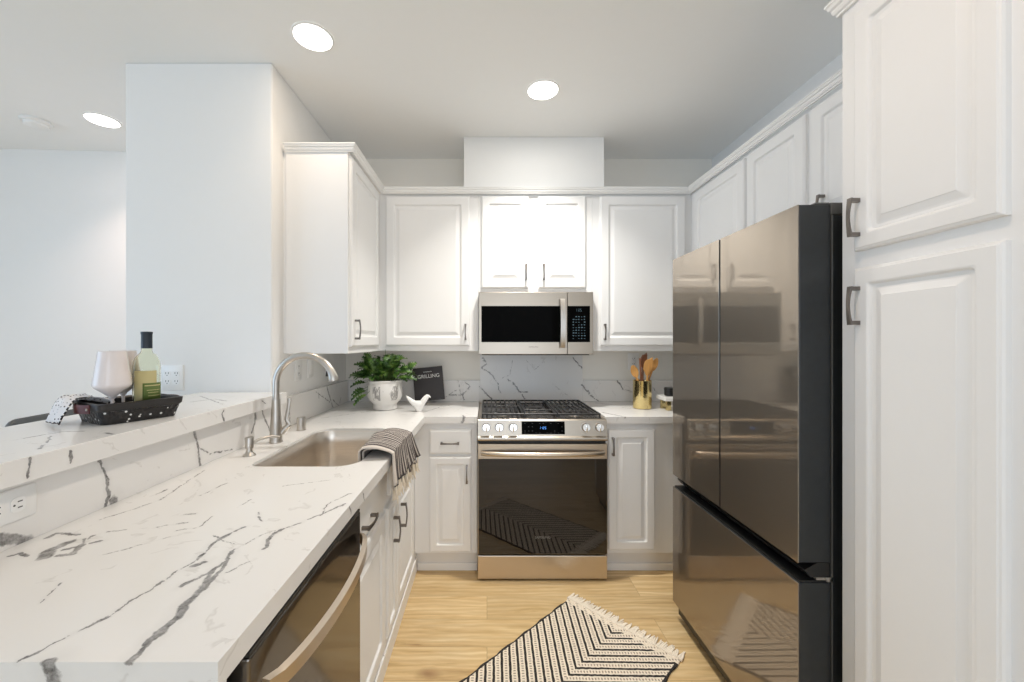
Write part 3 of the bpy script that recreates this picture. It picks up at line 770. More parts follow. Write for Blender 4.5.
# ------------------------------------------------------------------ dishwasher
DX = -.378
t = thing('dishwasher', 'dark stainless dishwasher with a long curved bar handle under the counter', 'dishwasher', (-.7, .91, 0))
MB().box(-.99, DX - .046, .62, 1.196, .10, .915).build('tub', M['charcoal'], t)
MB().box(-.93, DX - .08, .63, 1.19, .0, .099).build('toe_panel', M['blackp'], t)
d = MB().box(DX - .045, DX, .636, 1.195, .115, .905, bev=.004).build('door', M['dw'], t)
MB().box(DX - .044, DX - .001, .638, 1.193, .9055, .913, bev=.001).build('control_strip', M['blackp'], d)
# bowed handle: leaves the door at both ends and stands off in the middle
rr = []
y0, y1 = .665, 1.175
for i in range(25):
    s_ = i / 24
    yy = y0 + (y1 - y0) * s_
    out = DX + .004 + .046 * math.sin(math.pi * s_) ** 0.55
    zc_ = .835
    hh = .016
    rr.append([(out, yy, zc_ - hh), (out + .013, yy, zc_ - hh + .003), (out + .013, yy, zc_ + hh - .003), (out, yy, zc_ + hh)])
MB().rings(rr).build('handle', M['steelh'], d, angle=40)
# end panel closing the peninsula
t = MB().box(-1.03, -.40, .566, .616, .0, ZT, bev=.002).build('end_panel', M['cab'])
tag(t, 'white end panel closing the near end of the peninsula beside the dishwasher', 'cabinet panel')

# ------------------------------------------------------------------ range
RX0, RX1 = -.0545, .7095
rc = (RX0 + RX1) / 2
t = thing('gas_range', 'slide-in stainless gas range with black oven glass and five knobs', 'range', (rc, 2.7, 0))
MB().box(RX0 + .002, RX1 - .002, 2.405, 3.028, .045, .918).build('chassis', M['charcoal'], t)
for fx in (RX0 + .06, RX1 - .06):
    for fy in (2.42, 2.98):
        MB().lathe([(.018, 0), (.018, .012), (.010, .014), (.010, .046)], (fx, fy, 0), 16).build('foot', M['blackp'], t)
MB().box(RX0, RX1, 2.358, 2.404, .012, .150, bev=.004).build('storage_drawer', M['steelh'], t)
od = MB().box(RX0, RX1, 2.354, 2.404, .160, .810, bev=.004).build('oven_door', M['steelh'], t)
MB().box(RX0 + .004, RX1 - .004, 2.350, 2.3535, .164, .722, bev=.0012).build('door_glass', M['glassb'], od)
# handle
rr = []
for i in range(25):
    s_ = i / 24; xx = RX0 + .02 + (RX1 - RX0 - .04) * s_
    out = 2.345 - .040 * math.sin(math.pi * s_) ** 0.5
    zc_ = .757; hh = .0145
    rr.append([(xx, out + .010, zc_ - hh), (xx, out - .004, zc_ - hh * .8), (xx, out - .008, zc_), (xx, out - .004, zc_ + hh * .8), (xx, out + .010, zc_ + hh)])
MB().rings(rr).build('handle', M['steelh'], od, angle=60)
# vent gap and slots between door and panel
MB().box(RX0 + .006, RX1 - .006, 2.372, 2.404, .812, .826).build('vent_slot', M['blackp'], t)
# control panel: upright fascia leaning back a little, rolled lip below
mb = MB()
pr = [(2.372, .826), (2.352, .829), (2.348, .838), (2.350, .848), (2.358, .856), (2.372, .945), (2.378, .951), (2.400, .952), (2.400, .826)]
mb.rings([[(x, y, z) for y, z in pr] for x in (RX0, RX1)])
cp = mb.build('control_panel', M['steelm'], t, angle=25)
def onpanel(x, z, out):
    y = 2.358 + (z - .856) / (.945 - .856) * .014 - out
    return (x, y, z)
for kx in (486.3, 499.3, 513.2, 585.7, 599.1):
    X = (kx - CX) * 2.36 / F_PX
    c0 = Vector(onpanel(X, .905, .0)); nrm = Vector((0, -1, .157)).normalized()
    k = MB().tube([c0 + nrm * .0005, c0 + nrm * .005], [.029, .0285], 28).build('knob_ring', M['satin'], cp)
    mbk = MB(); mbk.tube([c0 + nrm * .0055, c0 + nrm * .012, c0 + nrm * .030, c0 + nrm * .033], [.0265, .0262, .0235, .021], 32)
    mbk.box(X - .004, X + .004, c0.y - .040, c0.y - .030, c0.z - .019, c0.z + .025, bev=.0015)
    mbk.build('knob', M['knob'], cp)
dx0, dx1 = (521.7 - CX) * 2.36 / F_PX, (564.9 - CX) * 2.36 / F_PX
dz0, dz1 = .866, .939
mb = MB(); mb.rings([[onpanel(x, z, o_) for x, z in ((dx0, dz0), (dx1, dz0), (dx1, dz1), (dx0, dz1))] for o_ in (.0002, .0025)])
dp = mb.build('display_panel', M['glassm'], cp)
# clock digits "12:00"-like segments and tiny legends
def seg_digit(mb, x, z, w_, h_, ch, put):
    S7 = {'0': 'abcdef', '1': 'bc', '2': 'abged', '3': 'abgcd', '5': 'afgcd', '4': 'fgbc', '8': 'abcdefg'}
    tk = w_ * .18
    segs = {'a': (0, w_, h_ - tk, h_), 'd': (0, w_, 0, tk), 'g': (0, w_, h_ / 2 - tk / 2, h_ / 2 + tk / 2),
            'f': (0, tk, h_ / 2, h_), 'e': (0, tk, 0, h_ / 2), 'b': (w_ - tk, w_, h_ / 2, h_), 'c': (w_ - tk, w_, 0, h_ / 2)}
    for s_ in S7[ch]:
        a, b, c, d_ = segs[s_]
        mb.rings([[put(x + u, z + v, o_) for u, v in ((a, c), (b, c), (b, d_), (a, d_))] for o_ in (.0027, .0032)])
mb = MB()
xm = (515 / 7.062 + 470 - CX) * 2.36 / F_PX
for i, ch in enumerate('1125'):
    seg_digit(mb, xm - .018 + i * .010, .896, .006, .014, ch, onpanel)
mb.build('clock_digits', M['blueled'], dp)
mb = MB()
for r_, zz in enumerate((.927, .908, .884, .872)):
    for c_ in range(11):
        if r_ in (1, 2) and 3 <= c_ <= 7: continue
        if random.random() < .25: continue
        xx = dx0 + .016 + c_ * (dx1 - dx0 - .036) / 10
        MB().rings([[onpanel(xx + u, zz + v, o_) for u, v in ((0, 0), (.007, 0), (.007, .002), (0, .002))] for o_ in (.0027, .003)]).build('button_mark', M['dimled'], dp)
# cooktop
MB().box(RX0, RX1, 2.386, 3.028, .9195, .950, bev=.003).build('cooktop', M['steelh'], t)
MB().box(RX0 + .02, RX1 - .02, 2.405, 3.00, .9505, .9535, bev=.001).build('burner_well', M['enamel'], t)
bur = [(RX0 + .155, 2.53, .045), (RX0 + .155, 2.86, .036), (rc, 2.70, .050), (RX1 - .155, 2.53, .052), (RX1 - .155, 2.86, .036)]
for x, y, r_ in bur:
    b_ = MB().lathe([(r_ + .014, .0), (r_ + .012, .006), (r_, .008), (r_, .011)], (x, y, .9537), 28).build('burner', M['satin'], t)
    MB().lathe([(r_ * .92, .0115), (r_ * .9, .0165), (r_ * .8, .018), (.001, .0185)], (x, y, .9537), 28).build('burner_cap', M['iron'], b_)
gz0, gz1 = .9545, .979
def grate(x0, x1, y0, y1, bars, cross):
    mb = MB(); w_ = .011; hz = .968
    mb.box(x0, x1, y0, y0 + w_, hz, gz1, bev=.002, seg=1); mb.box(x0, x1, y1 - w_, y1, hz, gz1, bev=.002, seg=1)
    mb.box(x0, x0 + w_, y0 + w_, y1 - w_, hz, gz1, bev=.002, seg=1); mb.box(x1 - w_, x1, y0 + w_, y1 - w_, hz, gz1, bev=.002, seg=1)
    for yy in cross: mb.box(x0 + w_, x1 - w_, yy - .005, yy + .005, hz, gz1, bev=.0015, seg=1)
    for i in range(bars):
        xx = x0 + (x1 - x0) * (i + 1) / (bars + 1)
        for (a, b) in zip([y0 + w_] + [c + .005 for c in cross], [c - .005 for c in cross] + [y1 - w_]):
            m_ = (a + b) / 2; g_ = .036 if abs(i - (bars - 1) / 2) < 1.2 else .0
            if g_: mb.box(xx - .004, xx + .004, a, m_ - g_, hz + .002, gz1, bev=.001, seg=1); mb.box(xx - .004, xx + .004, m_ + g_, b, hz + .002, gz1, bev=.001, seg=1)
            else: mb.box(xx - .004, xx + .004, a, b, hz + .002, gz1, bev=.001, seg=1)
    for xx in (x0 + .001, x1 - .011):
        for yy in (y0 + .001, (y0 + y1) / 2, y1 - .011): mb.box(xx, xx + .010, yy, yy + .010, gz0, hz + .002)
    return mb
third = (RX1 - RX0 - .05) / 3
gx = RX0 + .022
grate(gx, gx + third * 1.08, 2.415, 2.985, 7, (2.70,)).build('grate', M['iron'], t)
grate(gx + third * 1.08 + .004, gx + third * 1.92, 2.415, 2.985, 3, (2.56, 2.84)).build('grate', M['iron'], t)
grate(gx + third * 1.92 + .004, RX1 - .022, 2.415, 2.985, 7, (2.70,)).build('grate', M['iron'], t)

def text_part(s, size, mat, parent, loc, rot, name='lettering', depth=.0003):
    cu = bpy.data.curves.new(name, 'FONT'); cu.body = s; cu.size = size; cu.align_x = 'CENTER'; cu.align_y = 'CENTER'; cu.extrude = depth
    tmp = bpy.data.objects.new('tmp', cu); COL.objects.link(tmp)
    bpy.context.view_layer.update()
    me = bpy.data.meshes.new_from_object(tmp.evaluated_get(bpy.context.evaluated_depsgraph_get()))
    bpy.data.objects.remove(tmp)
    me.materials.clear(); me.materials.append(mat); me.name = name
    o = bpy.data.objects.new(name, me); COL.objects.link(o)
    o.parent = parent; o.location = Vector(loc) - WORLD(parent); o.rotation_euler = rot
    return o
M['greyink'] = simple('grey_logo_ink', (0.16, 0.15, 0.14), 0.5)
text_part('SAMSUNG', .020, M['greyink'], od, (rc, 2.3496, .262), (R(90), 0, 0))

# ------------------------------------------------------------------ microwave
MX0, MX1, MZ0, MZ1 = -.0545, .705, 1.328, 1.742
t = thing('microwave', 'over-the-range stainless microwave with black glass door and vertical bar handle', 'microwave', (rc, 2.85, MZ0))
MB().box(MX0 + .002, MX1 - .002, 2.692, 3.028, MZ0 + .004, MZ1 - .002).build('case', M['charcoal'], t)
MB().box(MX0 + .02, MX1 - .02, 2.68, 3.01, MZ0 - .006, MZ0 + .003).build('vent_grille', M['blackp'], t)
sx_ = (567.5 - CX) * 2.654 / F_PX
md = MB().box(MX0, sx_ - .001, 2.654, 2.691, MZ0, MZ1, bev=.003).build('door', M['steelm'], t)
MB().box((481.4 - CX) * 2.654 / F_PX, (560 - CX) * 2.654 / F_PX + .018, 2.6515, 2.6538, 1.409, 1.649, bev=.001).build('door_glass', M['glassm'], md)
cpn = MB().box(sx_, MX1, 2.654, 2.691, MZ0, MZ1, bev=.003).build('control_panel', M['steelm'], t)
MB().box(sx_ + .001, (590 - CX) * 2.654 / F_PX, 2.6515, 2.6538, 1.409, 1.649, bev=.001).build('keypad_glass', M['glassm'], cpn)
mb = MB()
def onmw(x, z, o_): return (x, 2.6515 - o_ + .0027, z)
cx0 = (832 / 7.877 + 470 - CX) * 2.654 / F_PX; cx1 = (882 / 7.877 + 470 - CX) * 2.654 / F_PX
for i, ch in enumerate('1125'): seg_digit(mb, cx0 + i * .0105, 1.612, .007, .018, ch, lambda x, z, o_: (x, 2.6515 - (o_ - .0025), z))
mb.build('clock_digits', M['paleled'], cpn)
mb = MB()
for r_ in range(9):
    for c_ in range(5):
        if random.random() < .12: continue
        xx = cx0 - .020 + c_ * .0185; zz = 1.575 - r_ * .018
        ww = random.uniform(.006, .012); hh = random.choice((.003, .006))
        mb.box(xx, xx + ww, 2.6508, 2.6514, zz, zz + hh)
mb.build('keypad_legend', M['paleled'], cpn)
rr = []
hx = (563.2 - CX) * 2.62 / F_PX
for i in range(17):
    s_ = i / 16; zz = 1.372 + (1.695 - 1.372) * s_
    out = 2.640 - .022 * math.sin(math.pi * s_) ** .6
    rr.append([(hx - .019, out + .008, zz), (hx - .016, out - .004, zz), (hx + .016, out - .004, zz), (hx + .019, out + .008, zz)])
mb = MB().rings(rr); mb.box(hx - .012, hx + .012, 2.640, 2.6538, 1.378, 1.398); mb.box(hx - .012, hx + .012, 2.640, 2.6538, 1.669, 1.689)
mb.build('handle', M['satin'], md, angle=50)
text_part('SAMSUNG', .014, M['greyink'], md, ((533.5 - CX) * 2.654 / F_PX, 2.6538, 1.377), (R(90), 0, 0))

# ------------------------------------------------------------------ refrigerator
QX, QY0, QY1 = .950, 1.222, 2.045
t = thing('refrigerator', 'tall smoked stainless french-door refrigerator with charcoal sides', 'refrigerator', (1.35, 1.63, 0))
MB().box(QX + .108, X_R - .03, QY0 + .004, QY1 - .004, .03, 1.80, bev=.003).build('cabinet', M['charcoal'], t)
for fy in (QY0 + .06, QY1 - .06):
    for fx in (QX + .13, X_R - .1): MB().lathe([(.02, 0), (.02, .03)], (fx, fy, 0), 16).build('foot', M['blackp'], t)
qm = (QY0 + QY1) / 2
def fdoor(y0, y1, z0, z1, name):
    d_ = MB().box(QX + .0035, QX + .100, y0, y1, z0, z1, bev=.003).build(name, M['charcoal'], t)
    MB().box(QX, QX + .003, y0, y1, z0, z1, bev=.0006, seg=1).build('front_skin', M['fridge'], d_)
    return d_
d1 = fdoor(qm + .005, QY1, .735, 1.83, 'door')
d2 = fdoor(QY0, qm - .005, .735, 1.83, 'door')
d3 = fdoor(QY0, QY1, .090, .673, 'freezer_drawer')
# recessed grip channel between doors and drawer
mb = MB(); mb.rings([[(x, y, z) for x, z in ((QX + .022, .712), (QX + .060, .734), (QX + .100, .734), (QX + .100, .690), (QX + .040, .690))] for y in (QY0 + .002, QY1 - .002)])
mb.build('grip_channel', M['blackp'], t)
MB().box(QX + .008, QX + .10, QY0 + .004, QY1 - .004, .674, .679).build('drawer_cap', M['blackp'], t)
MB().box(QX + .02, QX + .12, QY0 + .02, QY1 - .02, .035, .085).build('toe_grille', M['blackp'], t)
for yy in (QY0 + .002, QY1 - .072):
    mb = MB(); mb.box(QX + .055, QX + .10, yy, yy + .05, 1.8305, 1.838, bev=.003); mb.box(QX + .101, QX + .20, yy, yy + .07, 1.8005, 1.838, bev=.004)
    mb.build('hinge_cover', M['greyp'], t)
MB().box(QX + .103, QX + .107, QY0, QY0 + .01, .03, 1.80).build('door_gasket', M['greyp'], t)
mb = MB(); mb.tube([(QX + .06, QY0 + .010, .682), (QX + .09, QY0 + .010, .682)], .006, 10); mb.box(QX + .088, QX + .108, QY0 + .0, QY0 + .012, .676, .690, bev=.001)
mb.build('hinge_pin', M['satin'], t)

# ------------------------------------------------------------------ outlets
def plate_thing(label, cat, o, U, Vv, Nn, w_, h_, kinds, name='wall_outlet', group='white wall plates'):
    """o centre on the wall face"""
    o = Vector(o); U = Vector(U); Vv = Vector(Vv); Nn = Vector(Nn)
    t = thing(name, label, cat, o, group)
    def prism(mb, cu, cv, a, b, d0, d1, r_=.003):
        mb.rings([[o + U * (cu + x) + Vv * (cv + y) + Nn * d for x, y in rrect(-a, a, -b, b, r_, 3)] for d in (d0, d1)])
    mb = MB(); mb.rings([[o + U * x + Vv * y + Nn * d for x, y in rrect(-w_ / 2 + i, w_ / 2 - i, -h_ / 2 + i, h_ / 2 - i, .004, 3)] for i, d in ((0, .0008), (0, .003), (.003, .0055))])
    mb.build('cover_plate', M['plate'], t)
    n = len(kinds)
    for i, k in enumerate(kinds):
        cu = (i - (n - 1) / 2) * .046
        mb = MB()
        if k == 'duplex':
            for s_ in (-1, 1):
                mb = MB(); prism(mb, cu, s_ * .020, .0165, .0145, .0056, .0072, .010)
                r_ = mb.build('receptacle', M['plate'], t)
                mb = MB()
                for q in (-1, 1): prism(mb, cu + q * .0065, s_ * .020 + .003, .0012, .0045, .0073, .0077, .0005)
                prism(mb, cu, s_ * .020 - .008, .0022, .0022, .0073, .0077, .002)
                mb.build('slots', M['slot'], r_)
        else:
            prism(mb, cu, 0, .0165, .033, .0056, .0075, .002)
            mb.build('rocker', M['plate'], t)
    return t
plate_thing('white double outlet plate on the end wall behind the wine bottle', 'outlet', (-1.571, 2.0, 1.232), (1, 0, 0), (0, 0, 1), (0, -1, 0), .112, .128, ['duplex', 'duplex'])
plate_thing('white duplex outlet on the back wall behind the wooden utensils', 'outlet', (1.115, 3.05, 1.262), (1, 0, 0), (0, 0, 1), (0, -1, 0), .086, .128, ['duplex'])
plate_thing('white outlet plate on the left wall seen through the faucet arch', 'outlet', (X_L, 2.27, 1.25), (0, 1, 0), (0, 0, 1), (1, 0, 0), .075, .115, ['duplex'])
plate_thing('white rocker switch plate on the left wall below the wall cabinet', 'switch', (X_L, 2.43, 1.25), (0, 1, 0), (0, 0, 1), (1, 0, 0), .075, .115, ['rocker'], name='light_switch')
plate_thing('white duplex outlet lying sideways in the quartz splash at far left', 'outlet', (-1.04, .862, 1.052), (0, 0, 1), (0, 1, 0), (1, 0, 0), .072, .118, ['duplex'])

# ------------------------------------------------------------------ rug
rang = math.atan2(-.72, .694)
A0 = Vector((.445, 2.186, 0))
def rugp(u, v, z):   # u along fringe, v away from it (negative into rug)
    c, s_ = math.cos(rang), math.sin(rang)
    return (A0.x + u * c - v * s_, A0.y + u * s_ + v * c, z)
t = thing('chevron_rug', 'cream and black chevron woven rug with fringe lying on the oak floor', 'rug', A0)
mb = MB(); nu, nv = 30, 48
RW, RL = .586, .93
topv = [[rugp(RW * i / nu + .003 * math.sin(j * .9) * (1 if i in (0, nu) else 0), -RL * j / nv, .0085 + .0012 * math.sin(i * 1.7 + j * 2.1)) for i in range(nu + 1)] for j in range(nv + 1)]
mb.grid(topv)
border = topv[0] + [r_[-1] for r_ in topv[1:]] + list(reversed(topv[-1][:-1])) + [r_[0] for r_ in reversed(topv[1:-1])]
mb.rings([[(x, y, .001) for x, y, z in border], border], cap0=True, cap1=False)
bmesh.ops.remove_doubles(mb.bm, verts=mb.bm.verts[:], dist=1e-5)
mb.build('woven_field', M['rug'], t, loc=tuple(A0), rotz=rang)
def fringe(sgn, v0):
    mb = MB()
    n = 74
    for i in range(n):
        u = -.004 + (RW + .008) * i / (n - 1); L_ = random.uniform(.050, .072); sp = random.uniform(-.008, .008)
        pts = [rugp(u, v0 - sgn * .002, .0095), rugp(u + sp * .3, v0 + sgn * L_ * .4, .007), rugp(u + sp, v0 + sgn * L_ * .8, .0055), rugp(u + sp * 1.4, v0 + sgn * L_, .0045)]
        mb.tube(pts, [.0052, .0045, .0040, .0025], 6)
    return mb
fringe(1, 0).build('fringe', M['fringe'], t, label='cream knotted fringe')
fringe(-1, -RL).build('fringe', M['fringe'], t, label='cream knotted fringe')

# ------------------------------------------------------------------ towel over the sink front
t = thing('dish_towel', 'charcoal and cream striped towel draped over the sink edge and counter front', 'towel', (-.42, 1.7, CT))
def towel_sheet(y0, y1, lift, drop, inner, seed, flare):
    rnd = random.Random(seed)
    path = []
    # inside the sink, up, over the counter, down the front
    xs0, xs1 = SX1 - .008 - lift, -.378 + .008 + lift
    zt = CT + .006 + lift
    nseg = 34; tot = inner + (xs1 - xs0) + drop
    rows = []; uvs = []
    ny = 44
    for i in range(nseg + 1):
        s_ = tot * i / nseg
        row = []
        for j in range(ny + 1):
            v = j / ny
            if s_ < inner: x = xs0; z = zt - (inner - s_)
            elif s_ < inner + (xs1 - xs0): x = xs0 + (s_ - inner); z = zt
            else:
                dd = s_ - inner - (xs1 - xs0); x = xs1; z = zt - dd
            # round the bends
            cr = .016
            if s_ >= inner and s_ < inner + (xs1 - xs0):
                e0 = s_ - inner; e1 = inner + (xs1 - xs0) - s_
                e = min(e0, e1)
                if e < cr: z -= (cr - math.sqrt(max(0, cr * cr - (cr - e) ** 2))) * .7
            k = max(0, (s_ - inner - (xs1 - xs0))) / max(drop, .01)
            fold = .006 * math.sin(v * 19 + seed) + .004 * math.sin(v * 41 + seed * 2 + s_ * 9)
            x += fold * (.3 + .9 * k) + .006 * k if k > 0 else 0
            hump = (.010 + .034 * math.sin(math.pi * (.15 + .75 * v)) ** 1.0) * math.exp(-((s_ - inner - .045) / .085) ** 2)
            hump += .006 * math.sin(v * 13 + seed) * math.exp(-((s_ - inner - .045) / .07) ** 2)
            z += hump + abs(fold) * .3
            yy = y0 + (y1 - y0) * v
            yy += flare * k * (v - .1) + .004 * math.sin(s_ * 30 + seed)
            x += .020 * k * v
            row.append((x, yy, z))
        rows.append(row)
    return rows
def cloth(rows, name, mat, parent, thick=.005):
    bm = bmesh.new(); uvl = bm.loops.layers.uv.new('UVMap')
    vs = [[bm.verts.new(p) for p in r_] for r_ in rows]
    nr, nc = len(rows) - 1, len(rows[0]) - 1
    for i in range(nr):
        for j in range(nc):
            f = bm.faces.new((vs[i][j], vs[i][j + 1], vs[i + 1][j + 1], vs[i + 1][j]))
            for l, (a, b_) in zip(f.loops, ((i, j), (i, j + 1), (i + 1, j + 1), (i + 1, j))): l[uvl].uv = (a / nr, b_ / nc)
    mb = MB(); mb.bm.free(); mb.bm = bm
    return mb.build(name, mat, parent, solid=thick, angle=80)
cloth(towel_sheet(1.56, 1.90, .001, .135, .07, 3, .04), 'under_fold', M['towel'], t)
rows = towel_sheet(1.53, 1.89, .008, .115, .10, 1, .06)
tw = cloth(rows, 'cloth', M['towel'], t)
def tassels(row, n, seed, L0=.062):
    rnd = random.Random(seed); mb = MB()
    for i in range(n):
        v = (i + .5) / n; k = min(len(row) - 1, int(v * (len(row) - 1)))
        p = Vector(row[k]) + Vector((0, 0, .002))
        for q in range(4):
            L_ = L0 * rnd.uniform(.75, 1.15); dx, dy = rnd.uniform(-.008, .014), rnd.uniform(-.014, .016)
            mb.tube([p + Vector((0, rnd.uniform(-.004, .004), 0)), p + Vector((dx * .3, dy * .4, -L_ * .4)), p + Vector((dx, dy, -L_))], [.0032, .0028, .0018], 5)
    return mb
tassels(rows[-1], 17, 5).build('tassel_fringe', M['tassel'], t, label='cream tassels along the hanging hem')
rows2 = towel_sheet(1.56, 1.90, .001, .135, .07, 3, .04)
tassels(rows2[-1], 15, 9, .045).build('tassel_fringe', M['tassel'], t, label='cream tassels of the lower fold')
MB().tube([Vector(p) + Vector((.003, 0, 0)) for p in rows[-1][::2]], .0025, 6).build('hem', M['darkthread'], t)

# ------------------------------------------------------------------ potted fern
px_, py_ = -.685, 2.69
t = thing('potted_fern', 'leafy green fern in a whitewashed ceramic pot on the corner of the counter', 'plant', (px_, py_, CT))
MB().lathe([(.070, .001), (.078, .004), (.080, .018), (.078, .038), (.100, .062), (.113, .085), (.116, .120), (.114, .160), (.108, .172), (.106, .178), (.110, .184), (.112, .192), (.106, .197), (.100, .192), (.098, .170), (.098, .165)], (px_, py_, CT), 48, cap1=True).build('pot', M['pot'], t)
MB().lathe([(.0965, .166), (.05, .172), (.001, .174)], (px_, py_, CT), 24).build('soil', M['soil'], t)
def lobed_leaf(mb, base, d, up, L_, W_, droop):
    """a pinnately lobed leaf: bent midrib with pointed lobes each side"""
    d = d.normalized(); sidev = d.cross(up).normalized(); up = sidev.cross(d).normalized()
    n = 12
    mid = []
    for i in range(n + 1):
        s_ = i / n
        mid.append(base + d * L_ * s_ + Vector((0, 0, -1)) * droop * L_ * s_ * s_ + up * .01 * math.sin(math.pi * s_))
    for sg in (-1, 1):
        prev_m = mb.bm.verts.new(mid[0]); prev_o = mb.bm.verts.new(mid[0] + sidev * sg * .002)
        for i in range(1, n + 1):
            s_ = i / n
            env = W_ * math.sin(math.pi * min(1, s_ * .92 + .06)) ** .7
            o_ = env * (1.0 if i % 2 else .42)
            p = mid[i] + sidev * sg * o_ + d * (L_ * .07 if i % 2 else 0) + up * (.18 * o_)
            a = mb.bm.verts.new(mid[i]); b_ = mb.bm.verts.new(p)
            mb.bm.faces.new((prev_m, prev_o, b_, a)); prev_m, prev_o = a, b_
rnd = random.Random(11)
leaves, stems = MB(), MB()
for i in range(150):
    az = rnd.uniform(0, 2 * math.pi); el = rnd.uniform(.0, 1.45)
    reach = rnd.uniform(.08, .19)
    dirh = Vector((math.cos(az) * 1.15, math.sin(az) * .85, 0))
    b0 = Vector((px_, py_, CT + .175)) + dirh * rnd.uniform(0, .055)
    tip = b0 + dirh * reach * .62 * math.cos(el) + Vector((0, 0, reach * (.20 + .72 * math.sin(el))))
    midp = (b0 + tip) / 2 + Vector((0, 0, .02))
    stems.tube([b0, midp, tip], [.0018, .0016, .0012], 5)
    dd = (tip - b0).normalized() * .8 + Vector((rnd.uniform(-.4, .4), rnd.uniform(-.4, .3), rnd.uniform(-.35, .15)))
    L_ = rnd.uniform(.055, .095)
    if tip.z + dd.normalized().z * L_ > CT + .385: dd.z = .1
    lobed_leaf(leaves, tip, dd, Vector((rnd.uniform(-.4, .4), rnd.uniform(-.9, .1), 1)), L_, rnd.uniform(.022, .034), rnd.uniform(.1, .5))
for (dx, dy, dz, L_) in ((-.17, -.02, .17, .10), (-.19, .0, .125, .09), (-.15, -.06, .12, .10), (-.14, .0, .23, .08), (.17, -.02, .20, .09), (.15, -.04, .235, .08), (.12, .02, .25, .08), (-.16, -.03, .27, .09), (-.12, .0, .30, .09), (-.19, -.02, .22, .09), (-.10, -.06, .32, .08), (-.13, -.10, .10, .09)):
    b0 = Vector((px_, py_, CT + .175)); tip = b0 + Vector((dx * .75, dy, dz - .165))
    stems.tube([b0, (b0 + tip) / 2 + Vector((0, 0, .02)), tip], [.0018, .0016, .0012], 5)
    lobed_leaf(leaves, tip, Vector((dx, dy * .5, dz - .19)), Vector((0, -.7, 1)), L_, .028, .25)
stems.tube([(px_ + .01, py_, CT + .18), (px_ + .008, py_ - .02, CT + .30), (px_ + .012, py_ - .04, CT + .40)], [.002, .0016, .0012], 6)
for i in range(3):
    pass
leaves.build('foliage', M['leaf'], t, smooth=False)['kind'] = 'stuff'
stems.build('stems', M['stem'], t)['kind'] = 'stuff'

# ------------------------------------------------------------------ cookbook on its little easel
t = thing('cookbook', 'black cookbook titled GRILLING leaning upright behind the white bird', 'book', (-.46, 2.98, CT))
bw, bh, bt = .218, .246, .022
lean, yaw, roll = R(10), 0, R(-3)
RM = Matrix.Translation((-.463, 2.925, CT + .008)) @ Matrix.Rotation(R(-4), 4, 'Z') @ Matrix.Rotation(-lean, 4, 'X') @ Matrix.Rotation(R(-4.5), 4, 'Y')
RM = Matrix.Translation((-.418, 2.925, CT + .022)) @ Matrix.Rotation(-lean, 4, 'X') @ Matrix.Rotation(R(-6), 4, 'Y')
def bx_t(mb, x0, x1, y0, y1, z0, z1, bev=0):
    t_ = MB().box(x0, x1, y0, y1, z0, z1, bev); bmesh.ops.transform(t_.bm, matrix=RM, verts=t_.bm.verts[:])
    me = bpy.data.meshes.new('t'); t_.bm.to_mesh(me); t_.bm.free(); mb.bm.from_mesh(me); bpy.data.meshes.remove(me)
mb = MB(); bx_t(mb, -bw / 2, bw / 2, 0, .003, 0, bh, .0008); bx_t(mb, -bw / 2, bw / 2, bt - .003, bt, 0, bh, .0008); bx_t(mb, -bw / 2, -bw / 2 + .003, .003, bt - .003, 0, bh)
ck = mb.build('cover', M['bookc'], t)
mb = MB(); bx_t(mb, -bw / 2 + .003, bw / 2 - .004, .0032, bt - .0032, .003, bh - .003); mb.build('pages', M['paper'], t)
def book_text(s, size, x, z, mat):
    o = text_part(s, size, mat, ck, (0, 0, 0), (0, 0, 0))
    o.parent = ck
    Mw = RM @ Matrix.Translation((x, -.0006, z)) @ Matrix.Rotation(R(90), 4, 'X')
    o.location = Mw.translation - WORLD(ck); o.rotation_euler = Mw.to_euler()
    return o
book_text('GRILLING', .038, .004, bh - .068, M['ink'])
mb = MB()
for k in range(7): bx_t(mb, -.030 + k * .009, -.024 + k * .009, -.0009, -.0003, bh - .036, bh - .032)
mb.build('small_print', M['greyink'] if False else M['ink'], ck)

# ------------------------------------------------------------------ white bird
t = thing('bird_figurine', 'small white ceramic bird figurine on the counter in front of the cookbook', 'figurine', (-.43, 2.59, CT))
bxx, byy = -.445, 2.59
mb = MB()
def ov(z, x0, x1, ry, n=20): return [(bxx + (x0 + x1) / 2 + (x1 - x0) / 2 * math.cos(2 * math.pi * k / n), byy + ry * math.sin(2 * math.pi * k / n), CT + z) for k in range(n)]
mb.rings([ov(.0008, -.010, .022, .013), ov(.010, -.014, .026, .017), ov(.028, -.026, .035, .022), ov(.045, -.040, .043, .025), ov(.058, -.050, .047, .024), ov(.066, -.050, .046, .019), ov(.070, -.040, .040, .011)])
mb.tube([(bxx + .022, byy, CT + .050), (bxx + .036, byy, CT + .072), (bxx + .050, byy, CT + .090), (bxx + .060, byy, CT + .0985), (bxx + .068, byy, CT + .098), (bxx + .075, byy, CT + .0945), (bxx + .082, byy, CT + .0905)], [.020, .0185, .0165, .0145, .0100, .0045, .0008], 18)
mb.tube([(bxx - .020, byy, CT + .050), (bxx - .040, byy, CT + .064), (bxx - .058, byy, CT + .080), (bxx - .072, byy, CT + .095), (bxx - .078, byy, CT + .102)], [.020, .0165, .012, .007, .0015], 18)
mb.build('body', M['ceramic'], t, angle=80)

